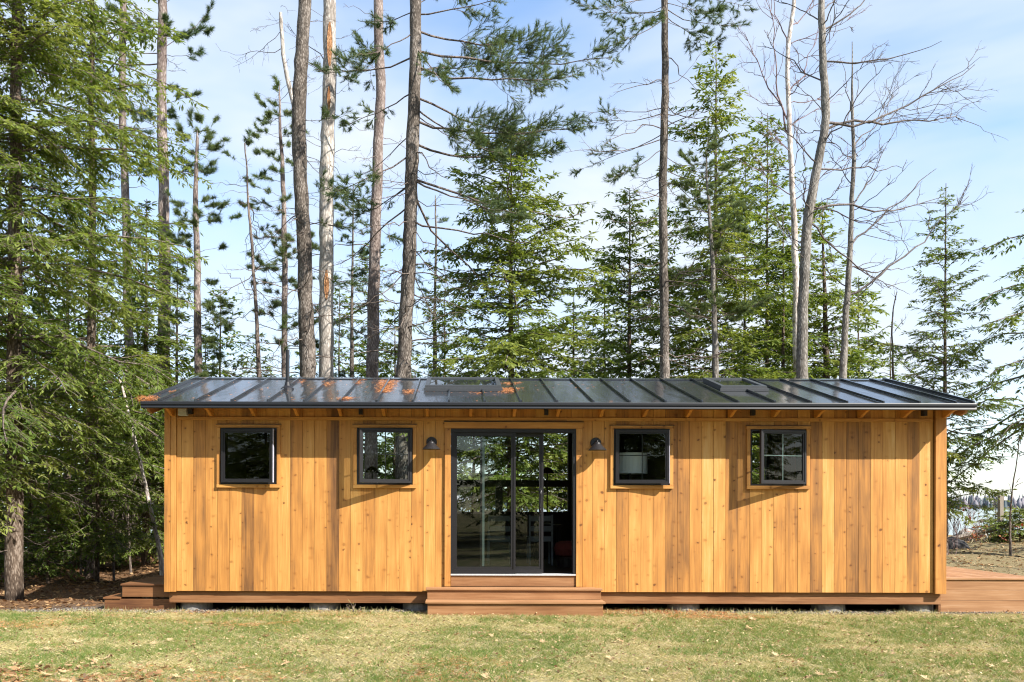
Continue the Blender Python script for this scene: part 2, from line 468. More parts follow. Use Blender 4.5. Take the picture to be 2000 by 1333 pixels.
def gz(x, y):
    x, y = np.asarray(x, float), np.asarray(y, float)
    z = 0.03*np.sin(x*0.7+1.3)*np.cos(y*0.6) * smooth(13.5, 11.0, y)
    z = z + 0.012*np.sin(x*2.3+y*1.1)*smooth(12.2, 11.0, y)
    z = z + 0.47*smooth(15, 27, y)*smooth(5.5, 8.5, x)
    z = z + (0.06*np.sin(x*1.1)*np.cos(y*1.7) + 0.05*np.sin(x*2.7+y))*smooth(17.0, 19.0, y)
    z = z - 4.0*smooth(31, 44, y)
    z = z + 0.05*smooth(-4.5, -6.5, x)*smooth(12, 13.5, y)*np.sin(x*2.1+y*1.4)
    return z

def ground_material():
    m, nt, b = mat('ground_turf_and_litter'); L = nt.links.new
    g = N(nt, "ShaderNodeNewGeometry"); s = N(nt, "ShaderNodeSeparateXYZ"); L(g.outputs['Position'], s.inputs[0])
    def noise(sc, det, rough=0.6):
        n = N(nt, "ShaderNodeTexNoise", Scale=sc, Detail=det, Roughness=rough); L(g.outputs['Position'], n.inputs['Vector']); return n.outputs['Fac']
    fine, med, big = noise(45.0, 8.0, 0.75), noise(3.2, 6.0), noise(0.7, 4.0)
    def mrange(v, a, c, lo=0.0, hi=1.0):
        r = N(nt, "ShaderNodeMapRange"); r.inputs['From Min'].default_value = a; r.inputs['From Max'].default_value = c
        r.inputs['To Min'].default_value = lo; r.inputs['To Max'].default_value = hi; L(v, r.inputs['Value']); return r.outputs[0]
    def math_(op, a, c):
        x = N(nt, "ShaderNodeMath", operation=op)
        for i, v in enumerate((a, c)):
            if isinstance(v, float): x.inputs[i].default_value = v
            else: L(v, x.inputs[i])
        return x.outputs[0]
    def mix(f, a, c):
        x = N(nt, "ShaderNodeMix", data_type='RGBA'); L(f, x.inputs['Factor']); L(a, x.inputs['A']); L(c, x.inputs['B']); return x.outputs['Result']
    thatch = ramp(nt, [(0.3, (0.10, 0.08, 0.042)), (0.5, (0.34, 0.28, 0.15)), (0.7, (0.54, 0.45, 0.28))]); L(fine, thatch.inputs['Fac'])
    green = ramp(nt, [(0.25, (0.05, 0.085, 0.02)), (0.6, (0.16, 0.19, 0.05)), (0.8, (0.34, 0.30, 0.12))]); L(fine, green.inputs['Fac'])
    litter = ramp(nt, [(0.25, (0.035, 0.022, 0.014)), (0.5, (0.15, 0.085, 0.045)), (0.75, (0.36, 0.22, 0.12))]); L(fine, litter.inputs['Fac'])
    gravel = ramp(nt, [(0.3, (0.06, 0.05, 0.042)), (0.6, (0.17, 0.145, 0.12)), (0.8, (0.30, 0.26, 0.22))]); L(fine, gravel.inputs['Fac'])
    dry = ramp(nt, [(0.25, (0.09, 0.07, 0.04)), (0.5, (0.24, 0.19, 0.105)), (0.8, (0.42, 0.35, 0.20))]); L(fine, dry.inputs['Fac'])
    gm = mrange(math_('ADD', math_('MULTIPLY', med, 0.6), math_('MULTIPLY', big, 0.5)), 0.50, 0.66)
    c = mix(gm, thatch.outputs['Color'], green.outputs['Color'])
    wob = math_('MULTIPLY', math_('SUBTRACT', med, 0.5), 0.9)
    yy = math_('ADD', s.outputs['Y'], wob)
    c = mix(math_('MULTIPLY', mrange(yy, 12.38, 12.5), mrange(s.outputs['X'], 8.9, 8.5)), c, gravel.outputs['Color'])
    xl = math_('ADD', s.outputs['X'], wob)
    fl = math_('MULTIPLY', mrange(yy, 12.4, 13.6), mrange(xl, -3.9, -5.2))
    c = mix(fl, c, litter.outputs['Color'])
    c = mix(mrange(yy, 13.0, 15.0), c, mix(mrange(xl, 3.0, 6.0), litter.outputs['Color'], dry.outputs['Color']))
    L(c, b.inputs['Base Color']); b.inputs['Roughness'].default_value = 0.95; b.inputs['Specular IOR Level'].default_value = 0.1
    bp = N(nt, "ShaderNodeBump", Strength=0.9, Distance=0.03); L(fine, bp.inputs['Height']); L(bp.outputs['Normal'], b.inputs['Normal'])
    return m

xs = np.concatenate([np.linspace(-140, -22, 40, endpoint=False), np.linspace(-22, 22, 177), np.linspace(22, 140, 41)[1:]])
ys = np.concatenate([np.linspace(-120, 4, 40, endpoint=False), np.linspace(4, 46, 169), [60.0]])
GX, GY = np.meshgrid(xs, ys)
GV = np.stack([GX, GY, gz(GX, GY)], -1).reshape(-1, 3)
ii = np.arange(len(xs)*len(ys)).reshape(len(ys), len(xs))
GQ = np.stack([ii[:-1, :-1], ii[:-1, 1:], ii[1:, 1:], ii[1:, :-1]], -1).reshape(-1, 4)
setp(link("ground", np_mesh("ground", [(GV, GQ, 0, 0.5)], [ground_material()], (0,))), kind="structure")

def water_material():
    m, nt, b = mat('lake_water'); L = nt.links.new
    b.inputs['Base Color'].default_value = (0.10, 0.15, 0.18, 1); b.inputs['Roughness'].default_value = 0.12
    b.inputs['IOR'].default_value = 1.33
    g = N(nt, "ShaderNodeNewGeometry"); mp = N(nt, "ShaderNodeMapping", Scale=(0.5, 2.0, 1)); L(g.outputs['Position'], mp.inputs['Vector'])
    n = N(nt, "ShaderNodeTexNoise", Scale=0.8, Detail=6.0); L(mp.outputs[0], n.inputs['Vector'])
    bp = N(nt, "ShaderNodeBump", Strength=0.25, Distance=0.15); L(n.outputs['Fac'], bp.inputs['Height']); L(bp.outputs['Normal'], b.inputs['Normal'])
    return m
setp(MB().add([(-2500, 33, -1.6), (2500, 33, -1.6), (2500, 2600, -1.6), (-2500, 2600, -1.6)], [(0, 1, 2, 3)]).build("lake_water", water_material()), kind="structure")
hx = np.linspace(-1500, 1900, 120)
hv, hf = [], []
for i, x in enumerate(hx):
    h = 3 + 4*math.sin(x*0.004) + 3*math.sin(x*0.011+1)
    hv += [(x, 1060 + 25*math.sin(x*0.006), -2.0), (x, 1130, 1.0 + max(0, h)*0.3), (x, 1500, 6 + max(0, h)), (x, 2500, 8)]
for i in range(len(hx)-1):
    for k in range(3):
        a = i*4+k; hf.append((a, a+4, a+5, a+1))
setp(MB().add(hv, hf).build("far_shore", plain('far_shore_woodland_floor', (0.16, 0.13, 0.12), 0.95, noise=0.3, scale=0.05)), kind="structure")

def far_woods():
    rng = np.random.default_rng(5)
    n = 2300
    x = rng.uniform(-500, 1300, n); y = 1066 + 25*np.sin(x*0.006) + rng.uniform(0, 1, n)**1.3*120
    con = rng.random(n) < np.where(np.sin(x*0.021)+np.sin(x*0.0083+2) > 0.9, 0.6, 0.10)
    back = (y - 1066 - 25*np.sin(x*0.006))/120
    h = np.where(con, rng.uniform(10, 14, n), rng.uniform(10, 12.5, n)) + back*6
    r = np.where(con, rng.uniform(1.6, 2.6, n), rng.uniform(2.6, 4.4, n))
    z0 = -1.7 + back*1.5
    k = 5
    a = np.arange(k)*2*math.pi/k
    lv = [(0.03, 0.2), (0.35, 1.0), (0.65, 0.8), (0.88, 0.42), (1.0, 0.03)]
    V = np.empty((n, len(lv), k, 3))
    for j, (t, rr) in enumerate(lv):
        rc = np.where(con, (1-t)*1.25+0.02, rr)
        rad = (r*rc)[:, None]*rng.uniform(0.7, 1.3, (n, k))
        V[:, j, :, 0] = x[:, None] + rad*np.cos(a); V[:, j, :, 1] = y[:, None] + rad*np.sin(a)
        V[:, j, :, 2] = (z0+h*t)[:, None] + rng.uniform(-0.5, 0.5, (n, k))
    idx = np.arange(n*len(lv)*k).reshape(n, len(lv), k)
    q = np.stack([idx[:, :-1], np.roll(idx, -1, 2)[:, :-1], np.roll(idx, -1, 2)[:, 1:], idx[:, 1:]], -1).reshape(-1, 4)
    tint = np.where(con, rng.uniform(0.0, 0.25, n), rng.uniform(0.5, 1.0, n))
    m, nt, b = mat('far_trees_haze_tint')
    at = N(nt, "ShaderNodeAttribute", attribute_type='GEOMETRY', attribute_name="tint")
    rp = ramp(nt, [(0.0, (0.075, 0.10, 0.115)), (0.3, (0.12, 0.14, 0.14)), (0.5, (0.19, 0.178, 0.195)), (1.0, (0.25, 0.232, 0.25))])  # distance haze is mixed into these pale lilac and bluish tree colours
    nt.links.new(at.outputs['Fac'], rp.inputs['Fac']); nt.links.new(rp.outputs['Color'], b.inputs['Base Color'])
    b.inputs['Roughness'].default_value = 1.0; b.inputs['Specular IOR Level'].default_value = 0.0
    o = link("far_woods", np_mesh("far_woods", [(V.reshape(-1, 3), q, 0, np.repeat(tint, len(lv)*k))], [m]))
    setp(o, label="haze-tinted leafless woods along the far shore of the lake", kind="stuff")
far_woods()

# ------------------------------------------------------------------ cabin
S = 12.5/F
YW = 12.5
def wx(px): return (px - HX)*S
def wz(px, py): return CZ - (py - HY - ROLL*(px-HX))*S
XL, XR = wx(323), wx(1845)
ZB = 0.29            # underside of the siding
ZF = 0.54            # cabin floor
YB = 16.76           # back wall face
cabin = empty("cabin", (1.4, 14.6, 0), "long low cabin clad in vertical orange cedar boards under a dark metal roof", "cabin")

def rects_minus(x0, x1, z0, z1, holes):
    gx = sorted({x0, x1, *[min(max(v, x0), x1) for h in holes for v in h[:2]]})
    out = []
    for a, b_ in zip(gx, gx[1:]):
        if b_-a < 1e-4: continue
        mx = (a+b_)/2
        cuts = sorted([(h[2], h[3]) for h in holes if h[0] < mx < h[1] and h[3] > z0 and h[2] < z1])
        z = z0
        for c0, c1 in cuts:
            if c0 > z + 1e-4: out.append((a, b_, z, c0))
            z = max(z, c1)
        if z < z1 - 1e-4: out.append((a, b_, z, z1))
    return out

# window black frames (outer edges in the photograph)
WIN = [(431, 541, 836, 946, 'R'), (697, 806, 836, 947, 'L'), (1198, 1307, 838, 948, 'R'), (1464, 1573, 839, 949, 'L')]
DOOR = (880, 1125, 838, 1145)
wh = [(wx(a), wx(b_), wz(a, d), wz(a, c)) for a, b_, c, d, _ in WIN]
dh = (wx(DOOR[0]), wx(DOOR[1]), 0.364, wz(1000, DOOR[2]))
ZT = 2.97
# back wall openings
def bx(px): return (px-HX)*16.6/F
def bz(py): return CZ-(py-HY-0.2)*16.6/F
back_holes = [(bx(676), bx(815), bz(962), 2.97), (bx(1440), bx(1503), bz(962), 2.97)]
bd = (bx(862), bx(1110), bz(1000), 2.975)
wb = MB()
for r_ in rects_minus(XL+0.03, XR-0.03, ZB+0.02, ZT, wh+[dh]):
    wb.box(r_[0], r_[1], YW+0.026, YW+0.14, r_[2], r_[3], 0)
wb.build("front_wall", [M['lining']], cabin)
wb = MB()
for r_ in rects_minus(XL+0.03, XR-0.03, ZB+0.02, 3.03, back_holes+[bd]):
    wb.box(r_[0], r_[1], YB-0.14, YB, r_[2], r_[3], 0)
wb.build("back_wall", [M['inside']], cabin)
ROOF_E, ROOF_R = (12.05, 2.959), (14.63, 3.654)
RS = (ROOF_R[1]-ROOF_E[1])/(ROOF_R[0]-ROOF_E[0])
def roof_z(y): return ROOF_E[1] + RS*((y-ROOF_E[0]) if y <= ROOF_R[0] else (2*ROOF_R[0]-ROOF_E[0]-y))
for xa, xb in ((XL+0.03, XL+0.15), (XR-0.15, XR-0.03)):
    poly = [(YW+0.142, ZB+0.02), (YB-0.142, ZB+0.02), (YB-0.142, roof_z(YB-0.142)-0.13), (ROOF_R[0], ROOF_R[1]-0.13), (YW+0.142, roof_z(YW+0.142)-0.13)]
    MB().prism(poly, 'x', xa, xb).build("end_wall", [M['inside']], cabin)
# gable ends are clad in vertical boards as well
for side, xe in ((-1, XL), (1, XR)):
    y = YW+0.032
    while y < YB-0.02:
        y2 = min(y+0.172, YB)
        xi, xo = (xe+0.002, xe+0.024) if side < 0 else (xe-0.024, xe-0.002)
        o = MB().prism([(y+0.002, ZB), (y2-0.002, ZB), (y2-0.002, roof_z(y2)-0.14), (y+0.002, roof_z(y)-0.14)], 'x', xi, xo).build("siding_board", [M['cedar']], cabin, loc=(xe, y, 1.5))
        o["tone"] = random.uniform(0.1, 0.6)
        y = y2

# front siding boards: edges in the photograph and how dark each board is
BE = [(345,.25),(354,.15),(377.5,.62),(401,.34),(425,.42),(448.6,.28),(472,.80),(496,.46),(519.5,.30),(543,.10),(567,.52),(590.5,.30),(614,.36),(638,.86),(662,.36),(685,.18),(709,.46),(732.6,.24),(756,.27),(779.6,.22),(803,.34),(827,.18),(850,.30),(868.5,.3),
      (880,.3),(904,.2),(927,.3),(950,.4),(974,.2),(998,.3),(1021,.5),(1045,.2),(1068,.3),(1092,.4),(1116,.3),
      (1138,.30),(1157,.22),(1180.5,.25),(1204,.60),(1228,.16),(1252,.24),(1275.5,.26),(1299,.74),(1323,.70),(1346.5,.28),(1370,.18),(1393.5,.12),(1417,.64),(1441,.54),(1464.5,.14),(1487.5,.14),(1511,.36),(1534.5,.55),(1558,.18),(1582,.70),(1605.5,.04),(1629,.46),(1653,.80),(1677,.68),(1700.5,.28),(1724,.12),(1748,.14),(1771.5,.60),(1795,.10),(1822.5,0)]
trim_holes = [(h[0]-0.01, h[1]+0.01, h[2]-0.01, h[3]+0.01) for h in wh] + [(dh[0]-0.01, dh[1]+0.01, 0.0, dh[3]+0.01)]
for (e0, tone), (e1, _) in zip(BE, BE[1:]):
    x0, x1 = wx(e0), wx(e1)
    pieces = rects_minus(x0+0.0016, x1-0.0016, ZB, 2.955, trim_holes)
    # gather touching pieces into boards
    groups = []
    for p in pieces:
        for g_ in groups:
            if any(abs(p[0]-q[1]) < 1e-6 and min(p[3], q[3])-max(p[2], q[2]) > 1e-3 for q in g_):
                g_.append(p); break
        else:
            groups.append([p])
    # a notched board is one piece
    if len(groups) > 1:
        full = [g_ for g_ in groups if any(q[3]-q[2] > 2.4 for q in g_)]
        if full:
            groups = [sum(groups, [])]
    proud = random.uniform(0.0, 0.0045)
    for g_ in groups:
        if sum((q[1]-q[0])*(q[3]-q[2]) for q in g_) < 0.0006: continue
        mb = MB()
        for q in g_: mb.box(q[0], q[1], YW-proud, YW+0.02, q[2], q[3])
        o = mb.build("siding_board", [M['cedar']], cabin, loc=((x0+x1)/2, YW, 1.5), bevel=0.0015 if len(g_) == 1 else 0)
        o["tone"] = min(1.0, max(0.0, tone + random.uniform(-.04, .04)))
def trimbox(name, x0, x1, y0, y1, z0, z1, m, tone, parent=None, bevel=0.002):
    o = MB().box(x0, x1, y0, y1, z0, z1).build(name, [m], parent or cabin, loc=((x0+x1)/2, (y0+y1)/2, (z0+z1)/2), bevel=bevel)
    o["tone"] = tone
    return o
trimbox("corner_board", wx(322), wx(333.5), YW-0.030, YW+0.02, ZB-0.012, 2.95, M['cedar'], 0.42)
trimbox("corner_board", wx(334), wx(344.6), YW-0.024, YW+0.02, ZB-0.010, 2.95, M['cedar'], 0.34)
trimbox("corner_board", wx(1824), wx(1845.4), YW-0.045, YW+0.02, ZB-0.012, 2.95, M['cedar'], 0.46)
trimbox("frieze_board", wx(346), wx(1106), YW-0.034, YW-0.006, 2.744, 2.790, M['cedar_h'], 0.40)
trimbox("frieze_board", wx(1106.3), wx(1820), YW-0.034, YW-0.006, 2.744, 2.790, M['cedar_h'], 0.34)
# skirt beam, floor, underside
trimbox("skirt_beam", wx(329), wx(1842), YW+0.05, YW+0.12, 0.118, ZB-0.006, M['redwood'], 0.62)
trimbox("skirt_beam", wx(1837), wx(1842.3), YW+0.051, YW+0.119, 0.0, 0.117, M['redwood'], 0.7)
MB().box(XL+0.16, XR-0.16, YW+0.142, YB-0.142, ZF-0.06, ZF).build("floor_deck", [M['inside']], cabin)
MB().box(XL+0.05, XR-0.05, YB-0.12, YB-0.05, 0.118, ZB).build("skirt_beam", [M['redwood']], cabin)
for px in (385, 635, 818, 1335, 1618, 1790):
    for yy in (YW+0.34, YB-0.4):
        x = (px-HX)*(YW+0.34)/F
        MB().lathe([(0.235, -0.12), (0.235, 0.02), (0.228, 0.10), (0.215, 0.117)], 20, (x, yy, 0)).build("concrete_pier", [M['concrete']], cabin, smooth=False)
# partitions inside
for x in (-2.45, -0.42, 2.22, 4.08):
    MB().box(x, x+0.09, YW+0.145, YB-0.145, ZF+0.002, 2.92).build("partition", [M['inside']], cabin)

# roof
RXL, RXR = (276-HX)/F*12.05, (1904-HX)/F*12.05
e, r_ = ROOF_E, ROOF_R
yb_e = 16.86
zbe = roof_z(yb_e)
t_ = 0.05
roof = MB().prism([(e[0]+0.01, e[1]), (r_[0], r_[1]), (yb_e, zbe), (yb_e, zbe-t_), (r_[0], r_[1]-t_), (e[0]+0.01, e[1]-t_)], 'x', RXL, RXR).build("roof", [M['roof']], cabin)
MB().prism([(e[0]+0.07, roof_z(e[0]+0.07)-t_-0.001), (r_[0], r_[1]-t_-0.001), (yb_e-0.02, roof_z(yb_e-0.02)-t_-0.001), (yb_e-0.02, roof_z(yb_e-0.02)-t_-0.03), (r_[0], r_[1]-t_-0.03), (e[0]+0.07, roof_z(e[0]+0.07)-t_-0.03)], 'x', RXL+0.03, RXR-0.03).build("soffit_deck", [M['rafter']], cabin)
SKY = [((830-HX)/F*13.25, (978-HX)/F*13.25, 13.16, 14.18), ((1407-HX)/F*13.25, (1496-HX)/F*13.25, 13.22, 14.22)]
def seam(x, y0, y1, w=0.011, h=0.036):
    p = [(y0, roof_z(y0)+0.001), (y1, roof_z(y1)+0.001), (y1, roof_z(y1)+h), (y0+0.012, roof_z(y0)+h), (y0, roof_z(y0)+h*0.7)]
    MB().prism(p, 'x', x-w, x+w).build("seam", [M['roof']], roof)
for k in range(23):
    x = (309+70.86*k-HX)/F*12.05
    segs = [(12.055, 14.60)]
    for s in SKY:
        if s[0] < x < s[1]: segs = [(12.055, s[2]-0.02), (s[3]+0.02, 14.60)]
    for a, b_ in segs: seam(x, a, b_)
for x in (RXL+0.014, RXR-0.014): seam(x, 12.055, 14.63, 0.014, 0.042)
MB().prism([(14.50, roof_z(14.5)+0.003), (14.63, 3.657), (14.76, roof_z(14.5)+0.003), (14.76, roof_z(14.5)+0.016), (14.63, 3.672), (14.50, roof_z(14.5)+0.016)], 'x', RXL+0.005, RXR-0.005).build("ridge_cap", [M['roof']], roof)
# gutter with a stepped face, and rake trim
zt, zb = e[1]-0.004, 2.866
MB().prism([(12.052, zt), (12.005, zt), (12.0, zt-0.012), (12.0, zt-0.042), (12.018, zt-0.047), (12.018, zt-0.052), (12.008, zb+0.006), (12.012, zb), (12.075, zb), (12.075, zt-0.06), (12.052, zt-0.05)], 'x', RXL, RXR).build("gutter", [M['gutter']], cabin)
for xa, xb in ((RXL-0.004, RXL+0.02), (RXR-0.02, RXR+0.004)):
    MB().prism([(12.078, roof_z(12.078)-t_-0.002), (14.63, r_[1]-t_-0.002), (yb_e, zbe-t_-0.002), (yb_e, zbe-t_-0.05), (14.63, r_[1]-t_-0.05), (12.078, roof_z(12.078)-t_-0.05)], 'x', xa, xb).build("rake_trim", [M['gutter']], cabin)
for xa, xb in ((RXL+0.024, RXL+0.064), (RXR-0.064, RXR-0.024)):
    o = MB().prism([(12.16, roof_z(12.16)-0.082), (14.63, r_[1]-0.082), (yb_e-0.1, zbe-0.06), (yb_e-0.1, zbe-0.2), (14.63, r_[1]-0.22), (12.32, roof_z(12.32)-0.215), (12.2, roof_z(12.2)-0.16)], 'x', xa, xb).build("barge_board", [M['redwood_y']], cabin)
    o["tone"] = 0.45
raf = MB().prism([(12.10, roof_z(12.10)-0.082), (YW-0.005, roof_z(YW)-0.082), (YW-0.005, 2.798), (12.40, 2.798), (12.30, 2.838), (12.2, 2.87), (12.10, 2.872)], 'x', -0.02, 0.02)
first = None
for k in range(19):
    x = wx(330.5+84.05*k)
    if k == 0: x += 0.06
    if k == 18: x -= 0.03
    if first is None:
        first = raf.build("rafter", [M['rafter']], cabin); first.location.x += x
        x00 = x
    else:
        o = first.copy(); COL.objects.link(o); o.parent = cabin
        o.location = (first.location.x + x - x00, first.location.y, first.location.z)
    
for px in (376, 706, 1065, 1465, 1797):
    MB().box(wx(px)-0.028, wx(px)+0.028, 12.36, 12.44, 2.82, 2.92).build("gutter_clip", [M['black']], cabin)
MB().box(wx(351), wx(368), YW-0.10, YW-0.006, 2.80, 2.90).build("junction_box", [M['grey_box']], cabin, bevel=0.004)
# skylights on curbs
def skylight(x0, x1, y0, y1, h):
    f = MB()
    def ring(xa, xb, ya, yb, ha, hb):
        z = lambda y, hh: roof_z(y)+hh
        f.add([(xa, ya, z(ya, ha)), (xb, ya, z(ya, ha)), (xb, yb, z(yb, ha)), (xa, yb, z(yb, ha)), (xa, ya, z(ya, hb)), (xb, ya, z(ya, hb)), (xb, yb, z(yb, hb)), (xa, yb, z(yb, hb))],
              [(0,3,2,1),(4,5,6,7),(0,1,5,4),(1,2,6,5),(2,3,7,6),(3,0,4,7)])
    w = 0.065
    ring(x0, x1, y0, y0+w, 0.002, h); ring(x0, x1, y1-w, y1, 0.002, h)
    ring(x0, x0+w, y0+w, y1-w, 0.002, h); ring(x1-w, x1, y0+w, y1-w, 0.002, h)
    ring(x0-0.02, x1+0.02, y0-0.02, y0-0.001, 0.002, h*0.55)
    o = f.build("skylight", [M['skylight']], cabin)
    p = MB(); zz = lambda y: roof_z(y)+h-0.02
    p.add([(x0+w, y0+w, zz(y0+w)), (x1-w, y0+w, zz(y0+w)), (x1-w, y1-w, zz(y1-w)), (x0+w, y1-w, zz(y1-w))], [(0, 1, 2, 3)])
    p.add([(x0+w, y0+w, zz(y0+w)-0.05), (x1-w, y0+w, zz(y0+w)-0.05), (x1-w, y1-w, zz(y1-w)-0.05), (x0+w, y1-w, zz(y1-w)-0.05)], [(0, 1, 2, 3)], 1)
    p.build("pane", [M['glass'], M['lining']], o)
skylight(*SKY[0], 0.085)
skylight(*SKY[1], 0.08)
# vent pipe
px_, py_ = (561-HX)/F*13.3, 13.3
MB().lathe([(0.030, roof_z(py_)-0.02), (0.030, roof_z(py_)+0.60), (0.024, roof_z(py_)+0.60)], 16, (px_, py_, 0)).build("vent_pipe", [M['gutter']], cabin)
MB().lathe([(0.10, roof_z(py_)-0.03), (0.095, roof_z(py_)+0.015), (0.05, roof_z(py_)+0.05), (0.033, roof_z(py_)+0.11)], 18, (px_, py_, 0)).build("pipe_boot", [M['black']], cabin)

# windows
def window(x0, x1, z0, z1, hinge, tone):
    """outer black frame, open casement sash hinged at the side HINGE is not"""
    fw = 0.026
    f = MB()
    f.box(x0, x1, YW-0.02, YW+0.10, z1-fw, z1); f.box(x0, x1, YW-0.02, YW+0.10, z0, z0+fw)
    f.box(x0, x0+fw, YW-0.02, YW+0.10, z0+fw, z1-fw); f.box(x1-fw, x1, YW-0.02, YW+0.10, z0+fw, z1-fw)
    win = f.build("window", [M['black']], cabin)
    tw, ty = 0.05, (YW-0.036, YW-0.006)
    top_out = 0.0 if hinge == 'R' else 0.006
    for nm, a in (("trim_board", (x0-tw-top_out, x1+tw+top_out, z1+0.001, z1+0.045)), ("trim_board", (x0-tw, x1+tw, z0-0.05, z0-0.001)), ):
        trimbox(nm, a[0], a[1], ty[0]-0.004, ty[1], a[2], a[3], M['cedar_h'], tone, win)
    trimbox("trim_board", x0-tw, x0-0.001, ty[0], ty[1], z0, z1, M['cedar'], tone, win)
    trimbox("trim_board", x1+0.001, x1+tw, ty[0], ty[1], z0, z1, M['cedar'], tone, win)
    MB().box(x0-tw-0.012, x1+tw+0.012, YW-0.047, YW-0.006, z1+0.0455, z1+0.052).build("drip_cap", [M['black']], win)
    # sash in its own frame (u along the width, v outwards), turned about the hinge
    g = 0.03
    W, z0s, z1s = (x1-x0-2*g+0.012), z0+g-0.006, z1-g+0.006
    ang = math.radians(5.5 if hinge == 'R' else 17)
    def place(mb, name, m, par):
        out = MB(); out.f, out.m = mb.f, mb.m
        for u, v, z in mb.v:
            c, s = math.cos(ang), math.sin(ang)
            uu, vv = u*c + v*s, -u*s + v*c     # outwards is -y
            if hinge == 'R': out.v.append((x0+g-0.006+uu, YW-0.02+vv, z))
            else: out.v.append((x1-g+0.006-uu, YW-0.02+vv, z))
        if hinge == 'L': out.f = [t[::-1] for t in out.f]
        return out.build(name, m, par)
    sw, d0, d1 = 0.052, -0.045, 0.0
    sh = MB()
    def bev(a0, a1, b0, b1):
        # bevelled rail: face slopes towards the pane
        sh.box(a0, a1, d0+0.010, d1, b0, b1)
    bev(0, W, z1s-sw, z1s); bev(0, W, z0s, z0s+sw); bev(0, sw, z0s+sw, z1s-sw); bev(W-sw, W, z0s+sw, z1s-sw)
    q = 0.03
    for a0, a1, b0, b1 in ((0, W, z1s-q, z1s), (0, W, z0s, z0s+q), (0, q, z0s+q, z1s-q), (W-q, W, z0s+q, z1s-q)):
        sh.box(a0, a1, d0, d0+0.0098, b0, b1)
    place(sh, "sash", [M['black']], win)
    if hinge == 'R':
        place(MB().prism([(W+0.001, -0.002), (W+0.007, -0.012), (W+0.007, -0.034), (W-0.001, d0-0.004), (W-0.004, d0-0.0005), (W+0.001, d0+0.004)], 'z', z0s, z1s), "sash_edge", [M['sash_edge']], win)
    gp = MB().add([(sw, -0.022, z0s+sw), (W-sw, -0.022, z0s+sw), (W-sw, -0.022, z1s-sw), (sw, -0.022, z1s-sw)], [(0, 1, 2, 3)])
    place(gp, "pane", [M['glass']], win)
    mm = M['black'] if hinge == 'R' or tone < 0.3 else M['muntin_grey']
    zm = (z0s+z1s)/2 + 0.02; uc = W/2
    if tone == 0.30: return win
    place(MB().box(sw, W-sw, -0.018, -0.008, zm-0.006, zm+0.006), "muntin", [mm], win)
    place(MB().box(uc-0.006, uc+0.006, -0.0185, -0.0075, z0s+sw, z1s-sw), "muntin", [mm], win)
    MB().tube([(x0+0.2, YW+0.03, z0+fw+0.012), (x0+0.3, YW-0.02, z0+fw+0.012), ((x0+x1)/2, YW-0.06, z0+fw+0.014)], 0.006, 6).build("crank_arm", [M['black']], win)
    return win
for (a, b_, c, d, h), hh, tone in zip(WIN, wh, (0.30, 0.22, 0.24, 0.36)):
    window(*hh, h, tone)

# sliding door
x0, x1, z1 = wx(880.5), wx(1124.5), wz(1000, 838)
zs = 0.548
f = MB()
f.box(x0, x1, YW-0.022, YW+0.13, z1-0.055, z1)
f.box(x0, x0+0.022, YW-0.022, YW+0.13, zs, z1-0.055); f.box(x1-0.04, x1, YW-0.022, YW+0.13, zs, z1-0.055)
door = f.build("sliding_door", [M['black']], cabin)
MB().box(x0+0.001, x1-0.001, YW-0.035, YW+0.13, zs-0.022, zs-0.001).build("door_sill", [M['white_sill']], door)
def panel(pa, pb, y0, ztop, zbot, stile, rail, m):
    xa, xb = wx(pa), wx(pb)
    s = MB()
    s.box(xa, xb, y0, y0+0.04, ztop-0.05, ztop); s.box(xa, xb, y0, y0+0.04, zbot, zbot+rail)
    s.box(xa, xa+stile, y0, y0+0.04, zbot+rail, ztop-0.05); s.box(xb-stile, xb, y0, y0+0.04, zbot+rail, ztop-0.05)
    b2 = 0.03
    s.box(xa, xb, y0-0.012, y0-0.0005, zbot, zbot+rail*0.62); s.box(xa, xa+b2, y0-0.012, y0-0.0005, zbot+rail*0.62, ztop); s.box(xb-b2, xb, y0-0.012, y0-0.0005, zbot+rail*0.62, ztop)
    o = s.build("door_panel", [m], door)
    MB().add([(xa+stile, y0+0.02, zbot+rail), (xb-stile, y0+0.02, zbot+rail), (xb-stile, y0+0.02, ztop-0.05), (xa+stile, y0+0.02, ztop-0.05)], [(0, 1, 2, 3)]).build("pane", [M['glass']], door)
panel(883.5, 1007, YW-0.006, z1-0.057, zs, 0.066, 0.10, M['black'])
panel(938, 1062, YW+0.052, z1-0.057, zs+0.012, 0.062, 0.09, M['black'])
MB().box(wx(938), wx(946.5), YW+0.046, YW+0.0515, zs+0.105, z1-0.11).build("stile_cover", [M['stile_grey']], door)
hz0, hz1 = wz(1056, 1001), wz(1056, 958)
hx_ = wx(1056.5)
MB().tube([(hx_, YW+0.04, hz1), (hx_, YW-0.015, hz1-0.015), (hx_, YW-0.03, hz1-0.05), (hx_-0.01, YW-0.03, hz0+0.08), (hx_-0.014, YW-0.028, hz0+0.04), (hx_, YW-0.015, hz0+0.01), (hx_, YW+0.04, hz0)], 0.013, 8).build("handle", [M['black']], door)
MB().box(hx_-0.018, hx_+0.018, YW+0.03, YW+0.0398, hz0-0.03, hz1+0.03).build("handle_plate", [M['black']], door)
trimbox("door_trim", wx(868.5), wx(880.3), YW-0.036, YW-0.006, 0.366, z1+0.002, M['cedar'], 0.28)
trimbox("door_trim", wx(1124.8), wx(1137), YW-0.036, YW-0.006, 0.366, z1+0.002, M['cedar'], 0.28)
trimbox("door_trim", wx(867.5), wx(1138), YW-0.040, YW-0.006, z1+0.003, z1+0.094, M['cedar_h'], 0.36)
MB().box(wx(866.5), wx(1139), YW-0.052, YW-0.006, z1+0.0945, z1+0.102).build("drip_cap", [M['black']], cabin)
